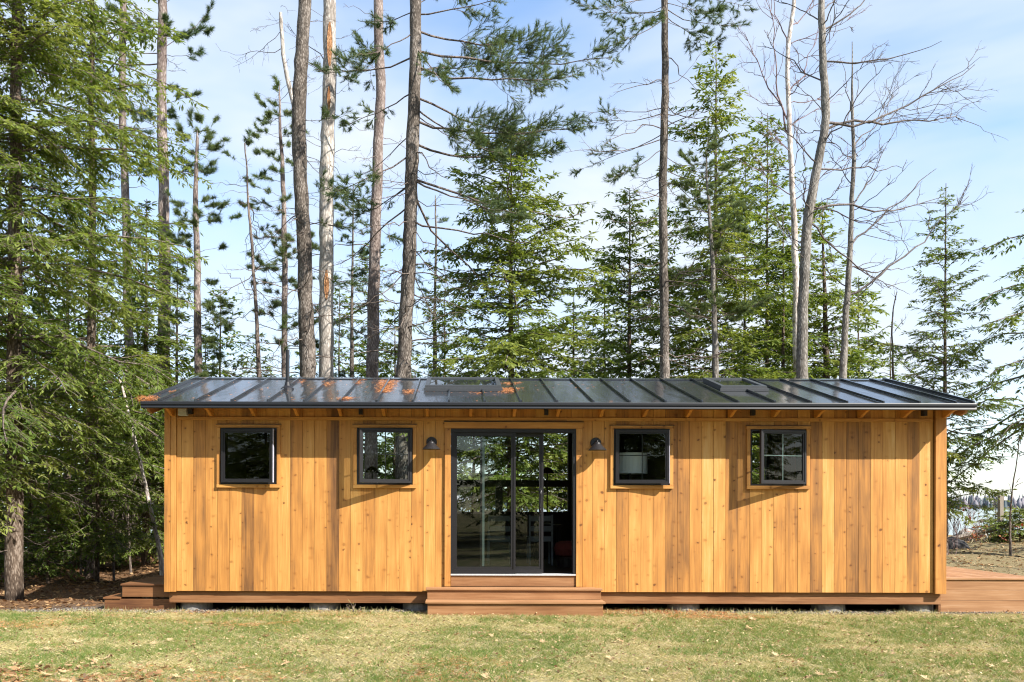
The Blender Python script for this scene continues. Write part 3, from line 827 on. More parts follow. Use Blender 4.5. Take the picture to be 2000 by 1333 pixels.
trimbox("threshold_riser", wx(881), wx(1124.5), YW-0.012, YW+0.12, 0.366, zs-0.023, M['redwood'], 0.52)

# back glazing, mullions
for (a, b_, c, d), nm in zip(back_holes, ("back_window", "back_window")):
    fr = MB(); w = 0.045
    fr.box(a, b_, YB-0.12, YB-0.02, c, c+w); fr.box(a, b_, YB-0.12, YB-0.02, d-w, d); fr.box(a, a+w, YB-0.12, YB-0.02, c+w, d-w); fr.box(b_-w, b_, YB-0.12, YB-0.02, c+w, d-w)
    o = fr.build(nm, [M['black']], cabin)
    MB().add([(a, YB-0.07, c), (b_, YB-0.07, c), (b_, YB-0.07, d), (a, YB-0.07, d)], [(0, 1, 2, 3)]).build("pane", [M['glass_back']], o)
fr = MB()
fr.box(bd[0], bd[1], YB-0.14, YB-0.02, bz(951), bz(938)); fr.box(bx(968), bx(982), YB-0.13, YB-0.03, bd[2], bz(951)); fr.box(bd[0], bd[1], YB-0.13, YB-0.03, bd[2]-0.03, bd[2])
o = fr.build("back_window", [M['black']], cabin)
MB().add([(bd[0], YB-0.08, bd[2]), (bd[1], YB-0.08, bd[2]), (bd[1], YB-0.08, bd[3]), (bd[0], YB-0.08, bd[3])], [(0, 1, 2, 3)]).build("pane", [M['glass_back']], o)

# ------------------------------------------------------------------ wall lamps, steps, deck
def wall_lamp(px, py, label):
    # py: rim of the shade
    yc = YW-0.17
    x = (px-HX)*yc/F; zr = CZ-(py-HY-ROLL*(px-HX))*yc/F
    t = empty("wall_lamp", (x, YW-0.006, zr), label, "wall lamp", "barn lamps beside the sliding door")
    MB().lathe([(0.072, YW-0.045), (0.078, YW-0.03), (0.078, YW-0.0055)], 24, (x, 0, zr+0.115), 'y').build("backplate", [M['lamp_metal']], t, smooth=False)
    MB().lathe([(0.128, zr), (0.131, zr+0.004), (0.126, zr+0.010), (0.060, zr+0.078), (0.048, zr+0.092), (0.040, zr+0.108), (0.022, zr+0.118), (0.008, zr+0.122)], 28, (x, yc, 0)).build("shade", [M['lamp_metal']], t)
    MB().lathe([(0.009, zr+0.118), (0.014, zr+0.128), (0.008, zr+0.142), (0.003, zr+0.152)], 12, (x, yc, 0)).build("finial", [M['lamp_metal']], t)
    MB().tube([(x, YW-0.04, zr+0.115), (x, YW-0.07, zr+0.135), (x, YW-0.12, zr+0.138), (x, yc, zr+0.112)], 0.012, 8).build("arm", [M['lamp_metal']], t)
wall_lamp(842, 878.5, "black cone shaded barn lamp on the boards left of the sliding door")
wall_lamp(1166.5, 880, "black cone shaded barn lamp on the boards right of the sliding door")

st = empty("front_steps", (1.0, 12.3, 0), "two reddish wood steps below the sliding door", "steps")
xa, xb = (832-HX)*12.24/F, (1177.5-HX)*12.24/F
def part(name, x0, x1, y0, y1, z0, z1, m, tone, par, bevel=0.003):
    o = MB().box(x0, x1, y0, y1, z0, z1).build(name, [m], par, loc=((x0+x1)/2, (y0+y1)/2, (z0+z1)/2), bevel=bevel)
    o["tone"] = tone
    return o
part("tread", xa, xb-0.08, 12.385, YW-0.042, 0.334, 0.362, M['redwood'], 0.16, st)
part("tread", xa, xb, 12.235, 12.382, 0.334, 0.3625, M['redwood'], 0.20, st)
part("riser", xa+0.02, xb-0.02, 12.262, 12.29, 0.208, 0.3335, M['redwood'], 0.42, st)
xa2, xb2 = (831-HX)*11.95/F, (1183.5-HX)*11.95/F
part("tread", xa2, xb2, 12.108, 12.261, 0.178, 0.2065, M['redwood'], 0.22, st)
part("tread", xa2, xb2, 11.955, 12.105, 0.178, 0.2062, M['redwood'], 0.18, st)
part("riser", xa2+0.03, xb2-0.03, 11.985, 12.012, -0.03, 0.1775, M['redwood'], 0.42, st)
for s_ in (xa2+0.03, xb2-0.055):
    part("side_board", s_, s_+0.025, 12.013, YW+0.04, -0.02, 0.1775, M['redwood_y'], 0.5, st)
for s_ in (xa+0.02, xb-0.045):
    part("side_board", s_, s_+0.025, 12.291, YW+0.04, 0.179, 0.3335, M['redwood_y'], 0.5, st)

ls = empty("side_steps", (-4.6, 13.4, 0), "dark brown wood steps at the shaded left end of the cabin", "steps")
xs0, xs1, xs2 = wx(203)*1.008, wx(237)*1.008, wx(331)
for k in range(5):
    ya = 12.62 + k*0.30
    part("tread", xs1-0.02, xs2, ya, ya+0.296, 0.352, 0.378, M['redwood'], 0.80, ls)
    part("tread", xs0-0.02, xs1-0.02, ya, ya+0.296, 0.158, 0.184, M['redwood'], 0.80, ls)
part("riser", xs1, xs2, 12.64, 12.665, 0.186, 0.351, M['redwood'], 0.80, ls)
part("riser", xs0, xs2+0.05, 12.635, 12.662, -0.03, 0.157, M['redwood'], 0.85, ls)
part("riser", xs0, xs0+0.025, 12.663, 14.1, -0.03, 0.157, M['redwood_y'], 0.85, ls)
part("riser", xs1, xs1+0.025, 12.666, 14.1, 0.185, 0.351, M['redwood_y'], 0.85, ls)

dk = empty("side_deck", (7.7, 14.7, 0), "pale reddish wood deck against the right end of the cabin", "deck")
xd0, xd1 = XR+0.01, 8.47
nb = 10
bw = (xd1-xd0)/nb
for k in range(nb):
    part("deck_board", xd0+k*bw+0.002, xd0+(k+1)*bw-0.003, 12.735, 17.2, 0.470, 0.497, M['redwood_y'], random.uniform(0.05, 0.3), dk)
part("edge_board", xd0, xd1+0.02, 12.585, 12.730, 0.470, 0.498, M['redwood'], 0.14, dk)
for a, b_, tn in ((0.322, 0.468, 0.26), (0.172, 0.319, 0.30), (-0.03, 0.169, 0.34)):
    part("fascia_board", xd0-0.012, xd1, 12.605, 12.63, a, b_, M['redwood'], tn, dk)
    part("fascia_board", xd1-0.03, xd1-0.004, 12.632, 17.2, a, b_, M['redwood_y'], tn, dk)

# ------------------------------------------------------------------ things inside the cabin
def dome_lamp(px, py, d, zfoot, label):
    p = pt(px, py, d); x, y, z = p
    t = empty("table_lamp", (x, y, zfoot), label, "lamp")
    MB().lathe([(0.115, z), (0.117, z+0.008), (0.10, z+0.05), (0.07, z+0.085), (0.03, z+0.105), (0.004, z+0.112)], 22, (x, y, 0)).build("lamp_shade", [M['lamp_metal']], t)
    MB().lathe([(0.09, zfoot), (0.09, zfoot+0.015), (0.012, zfoot+0.03), (0.010, z+0.06)], 16, (x, y, 0)).build("stem", [M['lamp_metal']], t)
dome_lamp(727, 924, 14.6, 1.20, "dark dome lamp inside the cabin, seen through the window left of the door")
dome_lamp(1069, 925, 15.2, 1.20, "dark dome lamp inside, seen through the open gap of the sliding door")
def table(name, x0, x1, y0, y1, top, label):
    t = empty(name, ((x0+x1)/2, (y0+y1)/2, ZF), label, "table")
    MB().box(x0, x1, y0, y1, top-0.035, top).build("table_top", [M['inside']], t)
    for lx in (x0+0.03, x1-0.07):
        for ly in (y0+0.03, y1-0.07):
            MB().box(lx, lx+0.04, ly, ly+0.04, ZF+0.001, top-0.0355).build("leg", [M['inside']], t)
p = pt(727, 924, 14.6); table("side_table", p[0]-0.25, p[0]+0.25, p[1]-0.22, p[1]+0.22, 1.198, "small dark table under the dome lamp behind the window left of the door")
p = pt(1069, 925, 15.2); table("side_table", p[0]-0.25, p[0]+0.25, p[1]-0.22, p[1]+0.22, 1.198, "small dark table under the dome lamp behind the sliding door")
def chair(pa, pb, d, label):
    a, b_ = pt(pa, 1007, d), pt(pb, 1063, d)
    xa, xb, zt, = a[0], b_[0], a[2]
    t = empty("slat_chair", ((xa+xb)/2, d, ZF), label, "chair", "slat back chairs behind the sliding door")
    for k in range(3):
        z = zt-0.10-k*0.17
        MB().box(xa+0.03, xb-0.03, d-0.012, d+0.012, z, z+0.095).build("slat", [M['chair_grey']], t, bevel=0.01)
    for x in (xa, xb-0.029):
        MB().box(x, x+0.029, d-0.02, d+0.02, ZF+0.001, zt+0.01).build("leg", [M['chair_grey']], t)
        MB().box(x, x+0.029, d+0.42, d+0.46, ZF+0.001, ZF+0.44).build("leg", [M['chair_grey']], t)
    MB().box(xa, xb, d+0.021, d+0.48, ZF+0.441, ZF+0.47).build("seat", [M['chair_grey']], t, bevel=0.008)
chair(953, 1001, 14.4, "grey slat back chair behind the fixed pane of the sliding door")
chair(1033, 1080, 14.4, "grey slat back chair behind the sliding pane, near the open gap")
p = pt(1110, 1072, 14.2)
t = empty("ottoman", (p[0], p[1], ZF), "rust red round pouf on the dark floor behind the open door gap", "pouf")
MB().lathe([(0.14, p[2]-0.13), (0.21, p[2]-0.10), (0.235, p[2]), (0.21, p[2]+0.09), (0.12, p[2]+0.125), (0.01, p[2]+0.13)], 22, (p[0], p[1], 0)).build("cushion", [M['red_fabric']], t)
MB().lathe([(0.19, ZF+0.001), (0.19, p[2]-0.135), (0.15, p[2]-0.131)], 18, (p[0], p[1], 0)).build("base", [M['inside']], t)
a, b_ = pt(1196, 886, 13.1), pt(1264, 926, 13.1)
xc, rr = (a[0]+b_[0])/2, (b_[0]-a[0])/2
t = empty("drum_lamp", (xc, 13.1, 1.3), "white drum shade lamp inside the window right of the door", "lamp")
sh = MB(); n = 32; vs, fs = [], []
for i in range(n):
    an = 2*math.pi*i/n
    for rad, z in ((rr, b_[2]), (rr*0.985, a[2]), (rr*0.975, a[2]), (rr*0.99, b_[2])):
        vs.append((xc+rad*math.cos(an), 13.1+rad*math.sin(an), z))
for i in range(n):
    j = (i+1) % n
    for k in range(4):
        fs.append((i*4+k, j*4+k, j*4+(k+1) % 4, i*4+(k+1) % 4))
sh.add(vs, fs).build("lamp_shade", [M['linen']], t)
MB().lathe([(0.09, 1.302), (0.10, 1.36), (0.06, 1.55), (0.02, b_[2]+0.02), (0.01, b_[2]+0.16)], 16, (xc, 13.1, 0)).build("base", [M['lamp_metal']], t)
table("dresser_table", xc-0.4, xc+0.4, 12.75, 13.4, 1.30, "dark dresser table under the white drum lamp")
cu = MB()
a, b_ = pt(1513, 840, 16.3), pt(1555, 950, 16.3)
nn = 40; vs = []
for i in range(nn+1):
    x = a[0]+(b_[0]-a[0])*i/nn
    y = 16.3+0.03*math.sin(i*1.3)
    vs += [(x, y, 1.0), (x, y, 2.72), (x, y+0.012, 2.72), (x, y+0.012, 1.0)]
fs = [(i*4+k, i*4+4+k, i*4+4+(k+1) % 4, i*4+(k+1) % 4) for i in range(nn) for k in range(4)]
setp(cu.add(vs, fs).build("curtain", [M['curtain']]), "maroon curtain hanging inside behind the rightmost window", "curtain")

# ------------------------------------------------------------------ vegetation generators
def vnoise(x, y, sc, seed):
    """smooth value noise on a grid"""
    g = np.random.default_rng(seed).random((256, 256))
    u, v = x*sc+100, y*sc+100
    i, j = np.floor(u).astype(int), np.floor(v).astype(int)
    fu, fv = u-i, v-j
    fu, fv = fu*fu*(3-2*fu), fv*fv*(3-2*fv)
    h = lambda a, b_: g[a % 256, b_ % 256]
    return (h(i, j)*(1-fu)+h(i+1, j)*fu)*(1-fv) + (h(i, j+1)*(1-fu)+h(i+1, j+1)*fu)*fv

def norm(v): return v/(np.linalg.norm(v, axis=-1, keepdims=True)+1e-9)

def path_resample(P, R, step=0.3, wob=0.02, seed=0):
    P, R = np.asarray(P, float), np.asarray(R, float)
    s = np.concatenate([[0], np.cumsum(np.linalg.norm(np.diff(P, axis=0), axis=1))])
    n = max(4, int(s[-1]/step))
    u = np.linspace(0, s[-1], n)
    Q = np.stack([np.interp(u, s, P[:, k]) for k in range(3)], 1)
    r = np.interp(u, s, R)
    for _ in range(3):
        Q[1:-1] = 0.25*Q[:-2] + 0.5*Q[1:-1] + 0.25*Q[2:]
    g = np.random.default_rng(seed)
    w = np.cumsum(g.normal(0, wob*0.35, (n, 2)), axis=0)
    w -= np.linspace(0, 1, n)[:, None]*w[-1]
    Q[:, :2] += w*np.minimum(1, np.linspace(0, 3, n))[:, None]
    return Q, r

def trunk_chunk(P, R, sides=12, seed=0, step=0.25, wob=0.02, mi=0, rough=0.06):
    Q, r = path_resample(P, R, step, wob, seed)
    V, Fq = tubes(Q[None], r[None], sides)
    g = np.random.default_rng(seed+1)
    n = len(Q)
    c = np.repeat(Q, sides, axis=0)
    k = 1 + g.normal(0, rough, (n, sides))
    k = 0.5*k + 0.25*np.roll(k, 1, 1) + 0.25*np.roll(k, -1, 1)
    V = c + (V-c)*k.reshape(-1, 1)
    return (V, Fq, mi, 0.5), Q, r

def curve(B, D, L, m, up=0.0, wig=0.06, rng=None, droop=0.0):
    """k polylines from B along D, length L; bend upwards by UP, tips fall by DROOP"""
    k = len(B)
    t = np.linspace(0, 1, m)[None, :, None]
    P = B[:, None] + D[:, None]*L[:, None, None]*t
    P[:, :, 2] += (np.asarray(up)*L)[:, None]*t[:, :, 0]**2 - (np.asarray(droop)*L)[:, None]*t[:, :, 0]**1.7
    if wig:
        w = np.cumsum(rng.normal(0, 1, (k, m, 3)), axis=1)*wig/math.sqrt(m)
        w -= w[:, :1]
        P = P + w*L[:, None, None]
    return P

def at_t(P, i, t):
    """points and tangents on polylines P[i] at t"""
    m = P.shape[1]
    f = np.clip(t*(m-1), 0, m-1.001); a = f.astype(int); w = (f-a)[:, None]
    p0, p1 = P[i, a], P[i, a+1]
    return p0*(1-w)+p1*w, norm(p1-p0)

def spawn(P, L, per_m, f0, ratio, ang, rng, m=5, up=0.0, flat=0.0, wig=0.08, minn=1, taper=0.6, lmax=9.0, f1=0.98):
    cnt = np.maximum(minn, rng.poisson(np.maximum(0.01, L*(1-f0)*per_m)))
    i = np.repeat(np.arange(len(P)), cnt)
    t = rng.uniform(f0, f1, len(i))
    B, T = at_t(P, i, t)
    rnd = norm(rng.normal(0, 1, (len(i), 3)))
    side = np.cross(T, rnd)
    if flat:
        h = np.cross(T, np.array([0, 0, 1.0])); h = norm(h)*rng.choice([-1, 1], len(i))[:, None]
        side = norm(side)*(1-flat) + h*flat
    side = norm(side)
    a = np.radians(ang + rng.normal(0, 9, len(i)))[:, None]
    D = norm(T*np.cos(a) + side*np.sin(a) + np.array([0, 0, 1.0])*up)
    l = np.minimum(lmax, L[i]*ratio*rng.uniform(0.55, 1.15, len(i))*(1-taper*t))
    l = np.maximum(l, 0.05)
    return curve(B, D, l, m, 0.0, wig, rng), l, i, t

def ribbons(P, D, Nn, L, W, rng, tint):
    """flat pointed needle-twig ribbons: base P, direction D, face normal Nn"""
    S_ = norm(np.cross(Nn, D))
    mid = P + D*(L*0.45)[:, None]
    tip = P + D*L[:, None]
    V = np.stack([P, mid + S_*(W/2)[:, None], tip, mid - S_*(W/2)[:, None]], 1).reshape(-1, 3)
    Fq = np.arange(len(P)*4).reshape(-1, 4)
    return V, Fq, np.repeat(tint, 4)

def needle_tufts(C, D, n, ln, w, rng, tint, spread=0.75, back=0.12):
    k = len(C)
    c = np.repeat(C, n, 0); d = np.repeat(D, n, 0)
    r = norm(rng.normal(0, 1, (k*n, 3)))
    dd = norm(d + r*spread*rng.uniform(0.5, 1.3, (k*n, 1)))
    base = c - d*(rng.uniform(0, 1, (k*n, 1))*back)
    l = (ln*rng.uniform(0.7, 1.15, k*n))[:, None]
    s = norm(np.cross(dd, norm(rng.normal(0, 1, (k*n, 3)))))*(w/2)
    V = np.stack([base - s, base + s, base + dd*l + s*0.2], 1).reshape(-1, 3)
    tt = np.clip(np.repeat(tint, n) + rng.normal(0, 0.12, k*n), 0, 1)
    return V, np.arange(k*n*3).reshape(-1, 3), np.repeat(tt, 3)

def hemlock_crown(base, H, zb, Rmax, seed, q=1.0, nb=None, shape=0.85, tone=0.45, trunk=None, droop=0.34, rib=(0.13, 0.024), az=None, bottom=0.55, dead=0):
    """layered flat sprays; base = (x, y, z) of the trunk foot, q = fineness"""
    rng = np.random.default_rng(seed)
    nb = int((nb or (H-zb)*9)*(1.9 if q > 0.75 else 1.6))
    if q < 0.7: rib = (rib[0]*1.15, rib[1]*1.3)
    t = np.sort(rng.uniform(0, 1, nb))**0.92
    z = zb + (H-zb)*t*0.985
    prof = np.minimum(1.0, bottom + t*3.0)*np.power(np.clip(1-t, 0, 1), shape)
    L = Rmax*1.12*prof*rng.uniform(0.62, 1.12, nb) + 0.15
    a = np.arange(nb)*2.39996 + rng.normal(0, 0.5, nb)
    L = L*(0.42 + 1.10*vnoise(np.cos(a)*1.3+seed, z*0.75+np.sin(a)*1.3, 1.0, seed))
    if az is not None:
        a = az[0] + (az[1]-az[0])*rng.random(nb)
    el = np.radians(8 + 22*t**1.5 + rng.normal(0, 9, nb))
    D = np.stack([np.cos(a)*np.cos(el), np.sin(a)*np.cos(el), np.sin(el)], 1)
    B = np.stack([np.full(nb, base[0]), np.full(nb, base[1]), base[2]+z], 1)
    if trunk is not None:
        for k in range(2): B[:, k] = np.interp(B[:, 2], trunk[:, 2], trunk[:, k])
    P = curve(B, D, L, 7, 0.0, 0.05, rng, droop*(1.1-0.6*t))
    chunks = []
    r0 = np.clip(L*0.0095, 0.005, 0.03)
    V, Fq = tubes(P, r0[:, None]*np.linspace(1, 0.25, 7)[None], 4)
    chunks.append((V, Fq, 1, 0.4))
    # side shoots lie in the branch plane
    per = 15.0*q
    cnt = np.maximum(4, (L*per).astype(int))
    i = np.repeat(np.arange(nb), cnt)
    tt = rng.uniform(0.06, 0.99, len(i))
    keep = rng.random(len(i)) < 0.55 + 0.45*np.minimum(1, tt*1.7)
    i, tt = i[keep], tt[keep]
    Bp, T = at_t(P, i, tt)
    hs = norm(np.cross(T, np.array([0, 0, 1.0])))
    sg = rng.choice([-1.0, 1.0], len(i))[:, None]
    aa = np.radians(52 + rng.normal(0, 9, len(i)))[:, None]
    D1 = norm(T*np.cos(aa) + hs*sg*np.sin(aa) + np.stack([np.zeros(len(i)), np.zeros(len(i)), rng.normal(-0.10, 0.14, len(i))], 1))
    L1 = np.clip(L[i]*0.40*(1.02-tt*0.80), 0.10, 0.95)*rng.uniform(0.6, 1.15, len(i))
    P1 = curve(Bp, D1, L1, 4, 0.0, 0.05, rng, 0.22)
    if q > 0.7:
        V, Fq = tubes(P1, np.full((len(P1), 4), 0.0035), 3)
        chunks.append((V, Fq, 1, 0.4))
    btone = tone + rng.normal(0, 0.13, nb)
    # twig ribbons along each side shoot and the branch end
    def along(PP, LL, src, spacing):
        c = np.maximum(3, (LL/spacing*2).astype(int))
        j = np.repeat(np.arange(len(PP)), c)
        u = rng.uniform(0.04, 1.0, len(j))
        b, tg = at_t(PP, j, u)
        h = norm(np.cross(tg, np.array([0, 0, 1.0]) + rng.normal(0, 0.25, (len(j), 3))))
        s2 = rng.choice([-1.0, 1.0], len(j))[:, None]
        ang = np.radians(np.where(u > 0.93, 12, 46) + rng.normal(0, 12, len(j)))[:, None]
        d = norm(tg*np.cos(ang) + h*s2*np.sin(ang) + np.stack([np.zeros(len(j)), np.zeros(len(j)), rng.normal(-0.16, 0.16, len(j))], 1))
        nn = norm(np.array([0, 0, 1.0]) + rng.normal(0, 0.38, (len(j), 3)))
        l = rib[0]*1.05*rng.uniform(0.55, 1.25, len(j)); w = rib[1]*1.3*rng.uniform(0.7, 1.3, len(j))
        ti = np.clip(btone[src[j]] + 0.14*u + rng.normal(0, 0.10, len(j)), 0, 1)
        return ribbons(b, d, nn, l, w, rng, ti)
    sp = 0.043/q
    V, Fq, ti = along(P1, L1, i, sp); chunks.append((V, Fq, 0, ti))
    V, Fq, ti = along(P, L*0.6, np.arange(nb), sp); chunks.append((V, Fq, 0, ti))
    if dead:
        n2 = dead
        zz = rng.uniform(min(0.8, zb*0.5), zb+2.5, n2); a = rng.uniform(0, 2*math.pi, n2); e2 = rng.normal(-0.1, 0.2, n2)
        D = norm(np.stack([np.cos(a), np.sin(a), e2], 1)); B = np.stack([np.full(n2, base[0]), np.full(n2, base[1]), base[2]+zz], 1)
        Ld = rng.uniform(0.5, 1.6, n2)
        Pd = curve(B, D, Ld, 6, 0.0, 0.14, rng, 0.15)
        V, Fq = tubes(Pd, 0.008*np.linspace(1, 0.3, 6)[None]*np.ones((n2, 1)), 3); chunks.append((V, Fq, 1, 0.5))
        P2, L2, *_ = spawn(Pd, Ld, 5, 0.2, 0.45, 45, rng, 4)
        V, Fq = tubes(P2, np.full(P2.shape[:2], 0.003), 3); chunks.append((V, Fq, 1, 0.5))
    return chunks

def tree_root(name, x, y, label, cat, group=None):
    return empty(name, (x, y, float(gz(x, y))), label, cat, group)

def add_part(name, chunks, mats, root, smooth_m=()):
    me = np_mesh(name, chunks, mats, smooth_m)
    o = bpy.data.objects.new(name, me); COL.objects.link(o); o.parent = root
    o.matrix_parent_inverse = Matrix.Translation(-Vector(root.location))
    return o

def hemlock(label, px, d, H, zb, Rmax, seed, r0=0.12, lean=(0, 0), group="hemlocks of the wood", barkm='bark_hem', xy=None, inner=0, **kw):
    x, y = ((px-HX)/F*d, d) if xy is None else xy
    z0 = float(gz(x, y))
    tr = np.array([(x, y, z0-0.2), (x+lean[0]*0.4, y+lean[1]*0.4, z0+H*0.45), (x+lean[0], y+lean[1], z0+H)])
    root = tree_root("hemlock_tree", x, y, label, "tree", group)
    c, Q, r = trunk_chunk(tr, [r0*1.15, r0*0.72, 0.008], 10, seed, 0.35, 0.015)
    add_part("trunk", [c], [M[barkm]], root, (0,))
    ch = hemlock_crown((x, y, z0), H, zb, Rmax, seed, trunk=Q, **kw)
    if inner:
        k2 = dict(kw); k2.update(nb=inner, dead=0, shape=0.25, az=(math.radians(200), math.radians(350)))
        ch += hemlock_crown((x, y, z0), H*0.9, zb+0.2, min(1.0, Rmax*0.4), seed+1000, trunk=Q, **k2)
    add_part("crown", ch, [M['hemlock'], M['twig']], root)
    return root

def px_path(pts, d):
    pts = [(a, b, w*0.92) for a, b, w in pts]
    """photograph path (px, py, width px) down to the ground and, at the first point, on upwards"""
    P = [pt(a, b_, d) for a, b_, _ in pts]; R = [w*d/F/2 for *_, w in pts]
    P.sort(key=lambda p: p[2]); R = [w*d/F/2 for *_, w in sorted(pts, key=lambda q: -q[1])]
    return np.array(P), np.array(R)

def big_trunk(pts, d, top=None, flare=1.25):
    P, R = px_path(pts, d)
    x, y = P[0, 0], P[0, 1]
    if len(P) > 1:
        sl = (P[1, :2]-P[0, :2])/(P[1, 2]-P[0, 2])
    z0 = float(gz(x, y))
    P = np.vstack([[x, y, z0-0.2], [x, y, z0+0.35], P]); R = np.concatenate([[R[0]*flare, R[0]*1.06], R])
    if top:
        P = np.vstack([P, [P[-1, 0], P[-1, 1], top]]); R = np.append(R, 0.008)
    return P, R

def limb_bundle(Q, limbs, d, rng, m=9, sag=0.05, wig=0.035):
    """limbs: (py on the trunk, tip px, tip py, depth offset of the tip)"""
    B, E = [], []
    for py, ex, ey, do in limbs:
        z = CZ - (py-HY)*d/F
        k = [np.interp(z, Q[:, 2], Q[:, j]) for j in range(2)]
        B.append((k[0], k[1], z)); E.append(pt(ex, ey, d+do))
    B, E = np.array(B), np.array(E)
    L = np.linalg.norm(E-B, axis=1)
    D = (E-B)/L[:, None]
    P = curve(B, D, L, m, 0.0, wig, rng)
    t = np.linspace(0, 1, m)
    P[:, :, 2] -= (sag*L)[:, None]*(4*t*(1-t))[None]
    P += ((E - P[:, -1])[:, None])*(t**2)[None, :, None]*0.8
    return P, L

def pine_foliage(P, L, rng, kind='white', dens=1.0, f0=0.35, tone=0.45):
    """side shoots on branches P with needle tufts"""
    ch = []
    P1, L1, i, t = spawn(P, L, 10.0*dens, f0, 0.42, 48, rng, 5, up=0.10, flat=0.72, wig=0.06, minn=4, taper=0.7, lmax=1.1)
    V, Fq = tubes(P1, np.full(P1.shape[:2], 0.005)*np.linspace(1.2, 0.5, 5)[None], 3); ch.append((V, Fq, 1, 0.5))
    P2, L2, i2, t2 = spawn(P1, L1, 15.0*dens, 0.2, 0.5, 42, rng, 3, up=0.12, flat=0.5, wig=0.06, minn=2, taper=0.5, lmax=0.4)
    V, Fq = tubes(P2, np.full(P2.shape[:2], 0.003), 3); ch.append((V, Fq, 1, 0.5))
    pts, dirs, tints = [], [], []
    for PP, LL in ((P1, L1), (P2, L2), (P, L)):
        for u in ((1.0, 0.86, 0.7) if PP is not P else (1.0, 0.94, 0.88)):
            b, tg = at_t(PP, np.arange(len(PP)), np.full(len(PP), u-0.001))
            keep = rng.random(len(PP)) < (1.0 if u == 1.0 else 0.75*dens)
            pts.append(b[keep]); dirs.append(tg[keep]); tints.append(np.clip(tone + rng.normal(0, 0.16, keep.sum()), 0, 1))
    C, D, ti = np.concatenate(pts), norm(np.concatenate(dirs) + np.array([0, 0, 0.15])), np.concatenate(tints)
    if kind == 'white': V, Fq, tv = needle_tufts(C, D, 12, 0.115, 0.0075, rng, ti, 0.7, 0.12)
    else: V, Fq, tv = needle_tufts(C, D, 16, 0.14, 0.009, rng, ti, 0.95, 0.16)
    ch.append((V, Fq, 0, tv))
    return ch

def dead_branches(Q, zr, n, lr, rng, per=4.0, thick=0.010, mi=1, sub=2, el=(-0.12, 0.25), side=None):
    z = rng.uniform(zr[0], zr[1], n)
    B = np.stack([np.interp(z, Q[:, 2], Q[:, 0]), np.interp(z, Q[:, 2], Q[:, 1]), z], 1)
    a = rng.uniform(0, 2*math.pi, n) if side is None else np.where(rng.random(n) < 0.5, rng.normal(0, 0.7, n), math.pi+rng.normal(0, 0.7, n))
    D = norm(np.stack([np.cos(a), np.sin(a), rng.normal(el[0], el[1], n)], 1))
    L = rng.uniform(lr[0], lr[1], n)
    P = curve(B, D, L, 7, 0.0, 0.12, rng, 0.10)
    ch = []
    V, Fq = tubes(P, (thick*np.clip(L, 0.5, 2))[:, None]*np.linspace(1, 0.3, 7)[None], 4); ch.append((V, Fq, mi, 0.5))
    P1, L1 = P, L
    for k in range(sub):
        P1, L1, *_ = spawn(P1, L1, per*(1+k), 0.2, 0.42, 45, rng, 5, up=0.08, wig=0.12)
        V, Fq = tubes(P1, np.full(P1.shape[:2], 0.0045 if k == 0 else 0.003)*np.linspace(1.1, 0.5, 5)[None], 3); ch.append((V, Fq, mi, 0.5))
    return ch

def pine(label, name, pts, d, seed, limbs=(), top=None, kind='white', barkm='bark_dark', extra=0, zx=None, dead=(), dens=1.0, tone=0.45, f0=0.35, limb_r=0.02, group=None, bare=(), exl=(0.8, 1.8), rough=0.06, sides=14, twig='twig'):
    rng = np.random.default_rng(seed)
    P, R = big_trunk(pts, d, top)
    root = tree_root(name, P[0, 0], P[0, 1], label, "tree", group)
    c, Q, r = trunk_chunk(P, R, sides, seed, 0.22, 0.02, rough=rough)
    add_part("trunk", [c], [M[barkm]], root, (0,))
    ch = []
    if len(limbs):
        LP, LL = limb_bundle(Q, limbs, d, rng)
        V, Fq = tubes(LP, (limb_r*np.clip(LL/3, 0.35, 1.2))[:, None]*np.linspace(1, 0.25, LP.shape[1])[None], 5); ch.append((V, Fq, 1, 0.5))
        ch += pine_foliage(LP, LL, rng, kind, dens, f0, tone)
    if len(bare):
        LP, LL = limb_bundle(Q, bare, d, rng, wig=0.06)
        V, Fq = tubes(LP, (limb_r*np.clip(LL/3, 0.3, 1.2))[:, None]*np.linspace(1, 0.25, LP.shape[1])[None], 5); ch.append((V, Fq, 1, 0.5))
        P1, L1, *_ = spawn(LP, LL, 3.0, 0.25, 0.35, 45, rng, 5, up=0.05, wig=0.12)
        V, Fq = tubes(P1, np.full(P1.shape[:2], 0.006)*np.linspace(1.1, 0.5, 5)[None], 3); ch.append((V, Fq, 1, 0.5))
        P1, L1, *_ = spawn(P1, L1, 6.0, 0.2, 0.4, 45, rng, 4, wig=0.12)
        V, Fq = tubes(P1, np.full(P1.shape[:2], 0.0035), 3); ch.append((V, Fq, 1, 0.5))
    if extra:
        z = rng.uniform(zx[0], zx[1], extra)
        B = np.stack([np.interp(z, Q[:, 2], Q[:, 0]), np.interp(z, Q[:, 2], Q[:, 1]), z], 1)
        a = np.arange(extra)*2.4 + rng.normal(0, 0.4, extra)
        D = norm(np.stack([np.cos(a), np.sin(a), rng.normal(0.12, 0.15, extra)], 1))
        L = rng.uniform(exl[0], exl[1], extra)*(1-0.45*(z-zx[0])/(zx[1]-zx[0]))
        LP = curve(B, D, L, 8, 0.10, 0.06, rng)
        V, Fq = tubes(LP, (0.009*np.clip(L, 0.5, 2))[:, None]*np.linspace(1, 0.3, 8)[None], 4); ch.append((V, Fq, 1, 0.5))
        ch += pine_foliage(LP, L, rng, kind, dens, 0.3, tone)
    for zr, n, lr in dead:
        ch += dead_branches(Q, zr, n, lr, rng)
    if ch: add_part("crown", ch, [M['pine'], M[twig]], root)
    return root, Q

